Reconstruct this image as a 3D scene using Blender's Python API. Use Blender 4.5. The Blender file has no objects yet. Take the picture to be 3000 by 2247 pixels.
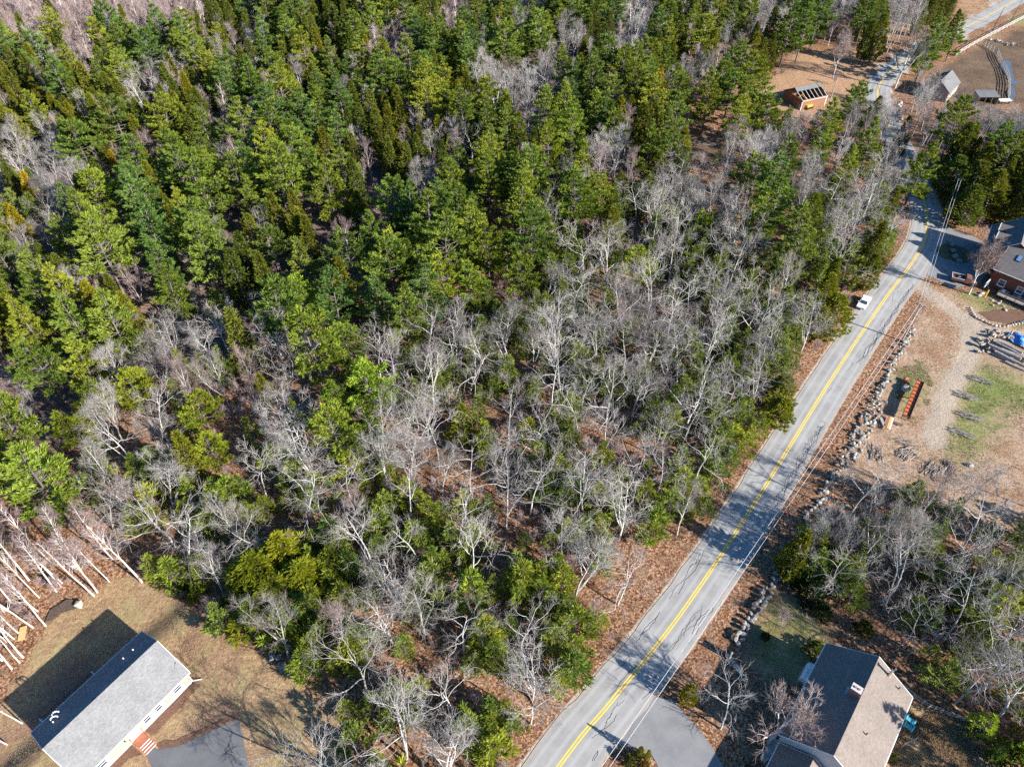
import bpy, bmesh, math, random
import numpy as np
from mathutils import Vector, Matrix

SC = bpy.context.scene
COL = SC.collection
R = math.radians

# ------------------------------------------------------------------ camera, sky, sun, exposure
CAM_H, PITCH, FPX = 95.0, 45.0, 2081.0
cd = bpy.data.cameras.new('camera'); cam = bpy.data.objects.new('camera', cd); COL.objects.link(cam)
cam.location = (0, 0, CAM_H); cam.rotation_euler = (R(90 - PITCH), 0, 0)
cd.sensor_width = 36; cd.lens = 36 * FPX / 3000; cd.clip_end = 6000; cd.clip_start = 1
SC.camera = cam
SUN_EL, SHADOW_AZ = 27.0, 146.5          # shadows run towards SHADOW_AZ (counter-clockwise from +X)
w = bpy.data.worlds.new('World'); SC.world = w; w.use_nodes = True
nt = w.node_tree; nt.nodes.clear()
sky = nt.nodes.new('ShaderNodeTexSky'); sky.sky_type = 'NISHITA'; sky.sun_disc = False
sx, sy = -math.cos(R(SHADOW_AZ)), -math.sin(R(SHADOW_AZ))
sky.ozone_density = 4.0; sky.sun_elevation = R(SUN_EL); sky.sun_rotation = math.atan2(sx, sy)
bg = nt.nodes.new('ShaderNodeBackground'); bg.inputs[1].default_value = 0.085
wo = nt.nodes.new('ShaderNodeOutputWorld')
hs = nt.nodes.new('ShaderNodeHueSaturation'); hs.inputs['Saturation'].default_value = 1.35
nt.links.new(sky.outputs[0], hs.inputs['Color']); nt.links.new(hs.outputs[0], bg.inputs[0]); nt.links.new(bg.outputs[0], wo.inputs[0])
sl = bpy.data.lights.new('sun', 'SUN'); sun = bpy.data.objects.new('sun', sl); COL.objects.link(sun)
sl.energy = 5.0; sl.angle = R(0.53); sl.color = (1.0, 0.95, 0.87)
sun.location = (60, -40, 120)
sun.rotation_euler = Vector((-sx * math.cos(R(SUN_EL)), -sy * math.cos(R(SUN_EL)), -math.sin(R(SUN_EL)))).to_track_quat('-Z', 'Y').to_euler()
SC.view_settings.view_transform = 'Standard'; SC.view_settings.look = 'None'
SC.view_settings.gamma = 1; SC.view_settings.use_curve_mapping = False
SC.view_settings.exposure = 1.3
SC.render.engine = 'CYCLES'
SC.cycles.max_bounces = 5; SC.cycles.diffuse_bounces = 3; SC.cycles.glossy_bounces = 2
SC.cycles.transmission_bounces = 3; SC.cycles.caustics_reflective = False; SC.cycles.caustics_refractive = False
SC.cycles.use_denoising = False

# ------------------------------------------------------------------ helpers: places
_c, _s = math.cos(R(PITCH)), math.sin(R(PITCH))
def ray(u, v):
    du, dv = (u - 1500) / FPX, (v - 1123.5) / FPX
    return np.array([du, _c - dv * _s, -_s - dv * _c])
def Wz(u, v, z=0.0):
    r = ray(u, v); t = (CAM_H - z) / -r[2]
    return np.array([r[0] * t, r[1] * t, z])
def proj(x, y, z):
    dx, dy, dz = x, y, z - CAM_H
    depth = dy * _c - dz * _s
    upv = dy * _s + dz * _c
    return 1500 + FPX * dx / depth, 1123.5 - FPX * upv / depth, depth
def sstep(a, b, x):
    t = np.clip((x - a) / (b - a), 0, 1); return t * t * (3 - 2 * t)
def poly_sd(px, py, poly):
    """signed distance to a polygon, negative inside (numpy)"""
    P = np.asarray(poly)[:, :2]; n = len(P)
    d = np.full(np.shape(px), 1e9); inside = np.zeros(np.shape(px), bool)
    for i in range(n):
        ax, ay = P[i]; bx, by = P[(i + 1) % n]
        ex, ey = bx - ax, by - ay
        t = np.clip(((px - ax) * ex + (py - ay) * ey) / (ex * ex + ey * ey + 1e-9), 0, 1)
        d = np.minimum(d, np.hypot(px - ax - t * ex, py - ay - t * ey))
        cond = ((ay > py) != (by > py)) & (px < (bx - ax) * (py - ay) / (by - ay + 1e-12) + ax)
        inside ^= cond
    return np.where(inside, -d, d)
def line_d(px, py, pts):
    d = np.full(np.shape(px), 1e9)
    for (ax, ay), (bx, by) in zip(pts[:-1], pts[1:]):
        ex, ey = bx - ax, by - ay
        t = np.clip(((px - ax) * ex + (py - ay) * ey) / (ex * ex + ey * ey + 1e-9), 0, 1)
        d = np.minimum(d, np.hypot(px - ax - t * ex, py - ay - t * ey))
    return d
def spline(pts, step=1.5):
    P = [np.asarray(p, float) for p in pts]; P = [2 * P[0] - P[1]] + P + [2 * P[-1] - P[-2]]
    out = []
    for i in range(1, len(P) - 2):
        n = max(2, int(np.linalg.norm(P[i + 1] - P[i]) / step))
        for k in range(n):
            t = k / n; a, b, c, d = P[i - 1:i + 3]
            out.append(0.5 * (2 * b + (c - a) * t + (2 * a - 5 * b + 4 * c - d) * t * t + (3 * b - a - 3 * c + d) * t ** 3))
    out.append(P[-2]); return np.array(out)

# left house frame: local x along the ridge (to the upper right), local y towards the back
LH_O = Wz(460, 1877, 6.1); LH_A = math.atan2(0.83, 0.557)
def terrain(x, y):
    x = np.asarray(x, float); y = np.asarray(y, float)
    dx, dy = x - LH_O[0], y - LH_O[1]
    lx = dx * math.cos(LH_A) + dy * math.sin(LH_A); ly = -dx * math.sin(LH_A) + dy * math.cos(LH_A)
    z = -1.9 * sstep(3.0, 9.0, ly) * sstep(14, 4, lx) * sstep(45, 25, ly) * sstep(-45, -32, lx)
    z = z - 2.5 * sstep(6, -8, poly_sd(x, y, HOLLOW))
    # mound beside the little shed at the upper right
    mx, my = MOUND
    z = z + 1.6 * np.exp(-(((x - mx) / 9) ** 2 + ((y - my) / 6) ** 2))
    return z
MOUND = Wz(2350, 200)[:2]
HOLLOW = [tuple(Wz(u, v)[:2]) for u, v in [(-60, 1120), (150, 1080), (330, 950), (620, 850), (880, 720), (1050, 590), (1200, 540), (1180, 650), (1000, 800), (850, 980), (600, 1060), (380, 1120), (150, 1260), (-60, 1300)]]
def tz(x, y): return float(terrain(x, y))
def W(u, v, dz=0.0):
    z = dz
    for _ in range(4):
        p = Wz(u, v, z); z = tz(p[0], p[1]) + dz
    return np.array([p[0], p[1], z])

# ------------------------------------------------------------------ helpers: nodes / materials
class NT:
    def __init__(s, name):
        s.m = bpy.data.materials.new(name); s.m.use_nodes = True; s.t = s.m.node_tree; s.t.nodes.clear()
        s.out = s.n('ShaderNodeOutputMaterial')
    def n(s, typ, **kw):
        nd = s.t.nodes.new(typ)
        for k, v in kw.items(): setattr(nd, k, v)
        return nd
    def l(s, a, b): s.t.links.new(a, b)
    def set(s, inp, v):
        if hasattr(v, 'is_output'): s.l(v, inp)
        else: inp.default_value = v
    def noise(s, scale, detail=4, rough=0.55, vec=None, dist=0.0):
        nd = s.n('ShaderNodeTexNoise'); nd.inputs['Scale'].default_value = scale
        nd.inputs['Detail'].default_value = detail; nd.inputs['Roughness'].default_value = rough
        nd.inputs['Distortion'].default_value = dist
        if vec is None: vec = s.pos()
        s.l(vec, nd.inputs['Vector']); return nd.outputs['Fac']
    def pos(s):
        if not hasattr(s, '_p'): s._p = s.n('ShaderNodeTexCoord').outputs['Object']
        return s._p
    def ramp(s, fac, stops):
        nd = s.n('ShaderNodeValToRGB'); e = nd.color_ramp.elements
        while len(e) > 1: e.remove(e[-1])
        for i, (p, c) in enumerate(stops):
            k = e[0] if i == 0 else e.new(p)
            k.position = p; k.color = (*c, 1) if len(c) == 3 else c
        s.l(fac, nd.inputs[0]); return nd.outputs[0]
    def mix(s, fac, a, b, mode='MIX'):
        nd = s.n('ShaderNodeMix', data_type='RGBA', blend_type=mode)
        s.set(nd.inputs[0], fac)
        for i, v in ((6, a), (7, b)):
            if isinstance(v, tuple): v = (*v[:3], 1)
            s.set(nd.inputs[i], v)
        return nd.outputs[2]
    def math(s, op, a, b=0.0, c=None):
        nd = s.n('ShaderNodeMath', operation=op); s.set(nd.inputs[0], a); s.set(nd.inputs[1], b)
        if c is not None: s.set(nd.inputs[2], c)
        return nd.outputs[0]
    def smooth(s, x, a, b):
        nd = s.n('ShaderNodeMapRange', interpolation_type='SMOOTHSTEP')
        s.set(nd.inputs[0], x); nd.inputs[1].default_value = a; nd.inputs[2].default_value = b
        return nd.outputs[0]
    def bump(s, h, strength=0.5, dist=0.05):
        nd = s.n('ShaderNodeBump'); nd.inputs['Strength'].default_value = strength; nd.inputs['Distance'].default_value = dist
        s.l(h, nd.inputs['Height']); return nd.outputs[0]
    def bsdf(s, color, rough=0.8, spec=0.3, normal=None, metal=0.0):
        b = s.n('ShaderNodeBsdfPrincipled')
        s.set(b.inputs['Base Color'], (*color, 1) if isinstance(color, tuple) else color)
        s.set(b.inputs['Roughness'], rough); b.inputs['Specular IOR Level'].default_value = spec
        b.inputs['Metallic'].default_value = metal
        if normal is not None: s.l(normal, b.inputs['Normal'])
        s.l(b.outputs[0], s.out.inputs[0]); return b

_simple = {}
def simple(name, col, rough=0.7, var=0.25, scale=3.0, metal=0.0, spec=0.3, bump=0.0):
    if name in _simple: return _simple[name]
    t = NT(name); f = t.noise(scale, 5, 0.65)
    lo = tuple(c * (1 - var) for c in col); hi = tuple(min(1, c * (1 + var)) for c in col)
    c = t.ramp(f, [(0.3, lo), (0.7, hi)])
    nrm = t.bump(t.noise(scale * 4, 4), 0.6, bump) if bump else None
    t.bsdf(c, rough, spec, nrm, metal); _simple[name] = t.m; return t.m

def tinted(t, c):
    oi = t.n('ShaderNodeObjectInfo'); return t.mix(1.0, c, oi.outputs['Color'], 'MULTIPLY'), oi.outputs['Random']

def foliage_mat(name, dark, light, trans=0.38):
    t = NT(name); g = t.n('ShaderNodeNewGeometry')
    oi = t.n('ShaderNodeObjectInfo')
    f = t.math('ADD', t.math('MULTIPLY', g.outputs['Random Per Island'], 0.55), t.math('MULTIPLY', oi.outputs['Random'], 0.45))
    c = t.ramp(f, [(0.1, dark), (0.9, light)])
    # a few tawny needles
    c = t.mix(t.smooth(g.outputs['Random Per Island'], 0.965, 0.99), c, (0.2, 0.13, 0.05))
    c = t.mix(1.0, c, oi.outputs['Color'], 'MULTIPLY')
    d = t.n('ShaderNodeBsdfPrincipled'); t.l(c, d.inputs['Base Color']); d.inputs['Roughness'].default_value = 0.6
    d.inputs['Specular IOR Level'].default_value = 0.25
    tr = t.n('ShaderNodeBsdfTranslucent'); t.l(c, tr.inputs[0])
    mx = t.n('ShaderNodeMixShader'); mx.inputs[0].default_value = trans
    t.l(d.outputs[0], mx.inputs[1]); t.l(tr.outputs[0], mx.inputs[2]); t.l(mx.outputs[0], t.out.inputs[0]); return t.m

def bark_mat(name, dark, light, scale=2.0):
    t = NT(name); f = t.noise(scale, 4, 0.7)
    oi = t.n('ShaderNodeObjectInfo')
    f = t.math('ADD', t.math('MULTIPLY', f, 0.75), t.math('MULTIPLY', oi.outputs['Random'], 0.25))
    c = t.ramp(f, [(0.3, dark), (0.68, light)])
    c = t.mix(1.0, c, oi.outputs['Color'], 'MULTIPLY')
    t.bsdf(c, 0.85, 0.2); return t.m

M = {}
M['bark'] = bark_mat('grey_bark', (0.20, 0.187, 0.176), (0.60, 0.575, 0.545))
M['twig'] = bark_mat('grey_twig', (0.175, 0.158, 0.148), (0.46, 0.43, 0.405))
M['pinktwig'] = bark_mat('mauve_twig', (0.20, 0.145, 0.14), (0.38, 0.29, 0.28))
M['redtwig'] = bark_mat('red_twig', (0.21, 0.15, 0.135), (0.40, 0.32, 0.295))
M['birch'] = bark_mat('white_birch_bark', (0.42, 0.36, 0.32), (0.78, 0.74, 0.70), 1.2)
M['pinebark'] = bark_mat('pine_bark', (0.07, 0.06, 0.05), (0.19, 0.165, 0.145))
M['pine'] = foliage_mat('pine_needles', (0.080, 0.125, 0.020), (0.27, 0.315, 0.050))
M['hem'] = foliage_mat('hemlock_needles', (0.065, 0.088, 0.012), (0.215, 0.235, 0.030))
M['young'] = foliage_mat('young_needles', (0.095, 0.145, 0.022), (0.31, 0.36, 0.065))
M['shrub'] = foliage_mat('shrub_leaves', (0.03, 0.05, 0.014), (0.10, 0.14, 0.03))

# ------------------------------------------------------------------ helpers: meshes / objects
def mesh_np(name, V, F, mats, mi=None, smooth=False):
    """V (n,3); F list of (k,m) int arrays of equal-sided faces"""
    me = bpy.data.meshes.new(name)
    V = np.asarray(V, np.float32)
    tot = [f.shape[1] * np.ones(len(f), np.int32) for f in F if len(f)]
    tot = np.concatenate(tot) if tot else np.zeros(0, np.int32)
    li = np.concatenate([np.asarray(f, np.int32).ravel() for f in F if len(f)]) if len(tot) else np.zeros(0, np.int32)
    me.vertices.add(len(V)); me.vertices.foreach_set('co', V.ravel())
    me.loops.add(len(li)); me.loops.foreach_set('vertex_index', li)
    st = np.concatenate([[0], np.cumsum(tot)[:-1]]).astype(np.int32) if len(tot) else tot
    me.polygons.add(len(tot)); me.polygons.foreach_set('loop_start', st); me.polygons.foreach_set('loop_total', tot)
    if mi is not None: me.polygons.foreach_set('material_index', np.asarray(mi, np.int32))
    for m in mats: me.materials.append(m)
    me.update(calc_edges=True)
    me.polygons.foreach_set('use_smooth', np.full(len(tot), smooth))
    return me
def link(name, data, parent=None, loc=None, rot=None, scale=None):
    o = bpy.data.objects.new(name, data); COL.objects.link(o)
    if parent is not None: o.parent = parent
    if loc is not None: o.location = loc
    if rot is not None: o.rotation_euler = rot if hasattr(rot, '__len__') else (0, 0, rot)
    if scale is not None: o.scale = scale if hasattr(scale, '__len__') else (scale,) * 3
    return o
def tag(o, label=None, cat=None, group=None, kind=None):
    if label: o['label'] = label
    if cat: o['category'] = cat
    if group: o['group'] = group
    if kind: o['kind'] = kind
    return o
def empty(name, loc, rot=0.0, label=None, cat=None, group=None):
    o = link(name, None, None, loc, rot); o.empty_display_size = 0.3
    return tag(o, label, cat, group)

class MB:
    """collects boxes, tubes, polygons into one mesh"""
    def __init__(s): s.v = []; s.f = []; s.k = 0
    def add(s, vs, fs):
        n = len(s.v); s.v += [tuple(map(float, p)) for p in vs]; s.f += [tuple(i + n for i in f) for f in fs]; return s
    def box(s, x0, x1, y0, y1, z0, z1):
        return s.add([(x0, y0, z0), (x1, y0, z0), (x1, y1, z0), (x0, y1, z0), (x0, y0, z1), (x1, y0, z1), (x1, y1, z1), (x0, y1, z1)],
                     [(0, 3, 2, 1), (4, 5, 6, 7), (0, 1, 5, 4), (1, 2, 6, 5), (2, 3, 7, 6), (3, 0, 4, 7)])
    def slab(s, quad, th):
        """quad of 4 points, thickened along its normal downwards"""
        q = [np.asarray(p, float) for p in quad]; n = np.cross(q[1] - q[0], q[3] - q[0]); n /= np.linalg.norm(n)
        if n[2] < 0: n = -n; q = q[::-1]
        b = [p - n * th for p in q]
        return s.add(q + b, [(0, 1, 2, 3), (7, 6, 5, 4), (0, 4, 5, 1), (1, 5, 6, 2), (2, 6, 7, 3), (3, 7, 4, 0)])
    def bar(s, a, b, wx, wz=None):
        """rectangular bar from a to b"""
        a = np.asarray(a, float); b = np.asarray(b, float); wz = wz or wx
        t = b - a; t /= np.linalg.norm(t)
        u = np.cross(t, (0, 0, 1)) if abs(t[2]) < 0.95 else np.cross(t, (0, 1, 0)); u /= np.linalg.norm(u); q = np.cross(u, t)
        c = [a + sx_ * u * wx / 2 + sz_ * q * wz / 2 for sx_, sz_ in ((-1, -1), (1, -1), (1, 1), (-1, 1))]
        d = [p + (b - a) for p in c]
        return s.add(c + d, [(3, 2, 1, 0), (4, 5, 6, 7), (0, 1, 5, 4), (1, 2, 6, 5), (2, 3, 7, 6), (3, 0, 4, 7)])
    def tube(s, pts, rad, k=8, cap=True):
        pts = [np.asarray(p, float) for p in pts]; n = len(pts); rad = [rad] * n if not hasattr(rad, '__len__') else rad
        vs = []; fs = []
        for i, p in enumerate(pts):
            t = pts[min(i + 1, n - 1)] - pts[max(i - 1, 0)]; t /= np.linalg.norm(t) + 1e-9
            u = np.cross(t, (0.13, 0.21, 1)) if abs(t[2]) < 0.95 else np.cross(t, (0, 1, 0)); u /= np.linalg.norm(u); q = np.cross(u, t)
            for j in range(k):
                a = 2 * math.pi * j / k; vs.append(p + rad[i] * (math.cos(a) * u + math.sin(a) * q))
        for i in range(n - 1):
            for j in range(k):
                fs.append((i * k + j, (i + 1) * k + j, (i + 1) * k + (j + 1) % k, i * k + (j + 1) % k))
        if cap: fs.append(tuple(range(k))); fs.append(tuple(range((n - 1) * k, n * k))[::-1])
        return s.add(vs, fs)
    def poly(s, pts): return s.add(pts, [tuple(range(len(pts)))])
    def prism(s, prof, axis, a, b):
        """profile of 2D points extruded along an axis ('x' or 'y') from a to b"""
        n = len(prof)
        mk = (lambda t, p: (t, p[0], p[1])) if axis == 'x' else (lambda t, p: (p[0], t, p[1]))
        vs = [mk(a, p) for p in prof] + [mk(b, p) for p in prof]
        fs = [tuple(range(n)), tuple(range(2 * n - 1, n - 1, -1))] + [(i, i + n, (i + 1) % n + n, (i + 1) % n) for i in range(n)]
        return s.add(vs, fs)
    def mesh(s, name, mat, smooth=False):
        me = bpy.data.meshes.new(name); me.from_pydata(s.v, [], s.f)
        bm = bmesh.new(); bm.from_mesh(me); bmesh.ops.recalc_face_normals(bm, faces=bm.faces); bm.to_mesh(me); bm.free()
        me.materials.append(mat)
        if smooth: me.polygons.foreach_set('use_smooth', [True] * len(me.polygons))
        return me
    def build(s, name, mat, parent=None, smooth=False, bevel=0.0, **kw):
        o = link(name, s.mesh(name, mat, smooth), parent, **kw)
        if bevel:
            m = o.modifiers.new('bevel', 'BEVEL'); m.width = bevel; m.segments = 2; m.limit_method = 'ANGLE'
        return o
def box(x0, x1, y0, y1, z0, z1): return MB().box(x0, x1, y0, y1, z0, z1)

# ================================================================== GROUND, ROAD
px2 = lambda pts: [tuple(W(u, v)[:2]) for u, v in pts]
ROADC = [(-14, 4)] + [tuple(W(u, v)[:2]) for u, v in
         [(1640, 2240), (1790, 2055), (2000, 1790), (2210, 1475), (2430, 1120), (2590, 880), (2676, 765), (2712, 690), (2713, 620),
          (2690, 545), (2640, 440), (2590, 340), (2572, 265), (2615, 205), (2700, 145), (2800, 95), (2880, 55), (2990, -5), (3200, -120)]]
RC = spline(ROADC, 1.5)
HWL, HWR = 3.55, 3.75
T_ = np.gradient(RC, axis=0); T_ /= np.linalg.norm(T_, axis=1)[:, None]
RN = np.stack([T_[:, 1], -T_[:, 0]], 1)                       # to the right of travel
DENS = RC[::3]
P = {}
P['lawn'] = px2([(-150, 2400), (-60, 2160), (40, 2010), (135, 1840), (185, 1780), (270, 1735), (340, 1690), (425, 1700), (500, 1740), (600, 1820),
                 (700, 1890), (790, 1930), (850, 1990), (930, 2040), (1010, 2120), (1040, 2260), (1000, 2420)])
P['lawn2'] = px2([(2165, 1850), (2255, 1725), (2330, 1750), (2440, 1840), (2450, 1900), (2330, 2010), (2180, 1950)])
P['lawn3'] = px2([(2560, 2300), (2660, 2060), (2760, 2080), (2880, 2150), (2960, 2260), (2940, 2400)])
P['field'] = px2([(2648, 1005), (2705, 890), (2770, 850), (2870, 870), (3150, 900), (3200, 1540), (2950, 1560), (2800, 1490), (2650, 1440), (2450, 1400), (2530, 1230)])
P['green'] = px2([(2795, 1095), (2850, 1050), (2930, 1080), (3060, 1130), (3060, 1200), (2950, 1215), (2910, 1290), (2850, 1340), (2770, 1345), (2765, 1290), (2785, 1180)])
P['green2'] = px2([(2600, 1090), (2700, 1060), (2740, 1110), (2720, 1180), (2670, 1230), (2620, 1180)])
P['yard'] = px2([(2790, 860), (2850, 845), (2930, 880), (3100, 950), (3100, 985), (2930, 955), (2850, 905)])
P['paddock'] = px2([(2735, 235), (2790, 180), (2890, 125), (3080, 60), (3080, 320), (2940, 300), (2850, 330), (2790, 300)])
P['clearing'] = px2([(2215, 300), (2270, 215), (2320, 165), (2420, 150), (2560, 165), (2600, 190), (2545, 235), (2490, 300), (2420, 345), (2330, 345), (2250, 320)])
P['farfield'] = px2([(2800, 65), (2815, -40), (3060, -60), (2960, -10), (2865, 52)])
P['verge'] = px2([(2845, 115), (2900, 85), (3060, 5), (3080, 45), (2920, 105), (2850, 140)])
P['stumpland'] = px2([(1925, 440), (2060, 395), (2160, 425), (2150, 470), (2040, 475)])
P['hollow'] = px2([(0, 1080), (150, 1060), (330, 930), (620, 830), (900, 690), (1080, 560), (1200, 520), (1180, 640), (1000, 800), (850, 1000), (600, 1080), (380, 1120), (120, 1300), (0, 1300)])
P['stand'] = px2([(-250, 120), (300, 120), (700, 60), (1950, 60), (1980, 300), (1900, 420), (1620, 560), (1250, 640), (1000, 700), (700, 820), (300, 940), (-250, 1040)])
P['marsh'] = px2([(-200, 190), (200, 130), (420, 60), (900, 20), (900, -60), (-200, -60)])
P['apron'] = px2([(2700, 800), (2716, 740), (2722, 670), (2760, 660), (2840, 690), (2895, 715), (2905, 780), (2870, 830), (2790, 845), (2735, 815)])
P['drive_l'] = px2([(425, 2160), (460, 2195), (520, 2185), (700, 2105), (732, 2250), (740, 2400), (520, 2400), (430, 2215)])
P['drive_r'] = px2([(1795, 2180), (1880, 2040), (1975, 2050), (2090, 2190), (2150, 2300), (2200, 2420), (1860, 2420), (1935, 2260), (1905, 2200)])
TRACKS = [[tuple(W(u, v)[:2]) for u, v in l] for l in
          ([(2690, 835), (2760, 885), (2830, 945), (2848, 1010), (2815, 1085), (2770, 1170), (2735, 1290)],
           [(2820, 930), (2880, 975), (2950, 985), (3080, 1000)])]
TRK = [spline(t, 2.0)[:, :2] for t in TRACKS]

def axis_coords(a, b, step, lo, hi, g=1.13):
    mid = list(np.arange(a, b + 1e-6, step)); s = step; x = mid[-1]; up = []
    while x < hi: s *= g; x += s; up.append(x)
    s = step; x = mid[0]; dn = []
    while x > lo: s *= g; x -= s; dn.append(x)
    return np.array(dn[::-1] + mid + up)
gx = axis_coords(-82, 128, 0.85, -3000, 3000); gy = axis_coords(16, 178, 0.85, -1500, 4500)
GX, GY = np.meshgrid(gx, gy); nX, nY = len(gx), len(gy)
rd = line_d(GX, GY, [tuple(p) for p in DENS])
SD = {k: poly_sd(GX, GY, p) for k, p in P.items()}
trd = np.minimum(line_d(GX, GY, [tuple(p) for p in TRK[0]]) - 1.9, line_d(GX, GY, [tuple(p) for p in TRK[1]]) - 2.2)
rs = np.random.RandomState(5)
def vnoise(x, y, sc, seed):
    x = np.asarray(x) / sc; y = np.asarray(y) / sc; xi = np.floor(x).astype(int); yi = np.floor(y).astype(int)
    def h(a, b):
        n = (a * 374761393 + b * 668265263 + seed * 974711) & 0x7fffffff
        n = ((n ^ (n >> 13)) * 1274126177) & 0x7fffffff
        return ((n ^ (n >> 16)) & 0xffff) / 65535.0
    fx, fy = x - xi, y - yi; fx = fx * fx * (3 - 2 * fx); fy = fy * fy * (3 - 2 * fy)
    return (h(xi, yi) * (1 - fx) + h(xi + 1, yi) * fx) * (1 - fy) + (h(xi, yi + 1) * (1 - fx) + h(xi + 1, yi + 1) * fx) * fy
hard = np.minimum.reduce([rd - 4.5, SD['apron'], SD['drive_l'], SD['drive_r']])
bumpy = (vnoise(GX, GY, 2.3, 3) - 0.5) * 0.16 + (vnoise(GX, GY, 6.5, 9) - 0.5) * 0.3
GZ = terrain(GX, GY) + bumpy * sstep(0.3, 4.0, hard)
GZ = np.where((GX < -400) | (GX > 400) | (GY > 700) | (GY < -200), 0, GZ)
def msk(sd, feather): return np.clip(0.5 - sd / feather, 0, 1)
m1 = np.stack([np.maximum.reduce([msk(SD['lawn'], 4), msk(SD['lawn2'], 3), msk(SD['lawn3'], 3), msk(SD['verge'], 6), msk(SD['yard'], 3) * 0.8]),
               np.maximum.reduce([msk(SD['green'], 13) * .85, msk(SD['green2'], 7) * 0.62, msk(SD['lawn2'], 4) * 0.5, msk(SD['verge'], 6) * 0.55, msk(SD['yard'], 4) * .55]),
               msk(trd, 3.4), msk(SD['field'], 5)], -1)
sidev = np.abs(rd - (HWR + 0.4))
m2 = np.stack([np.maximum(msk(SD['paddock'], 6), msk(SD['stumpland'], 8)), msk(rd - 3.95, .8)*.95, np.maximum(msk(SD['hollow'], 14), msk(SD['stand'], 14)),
               np.maximum.reduce([msk(SD['clearing'], 10), msk(SD['farfield'], 8) , msk(SD['marsh'], 30) * 0.0])], -1)
mm = msk(SD['marsh'], 30)

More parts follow.
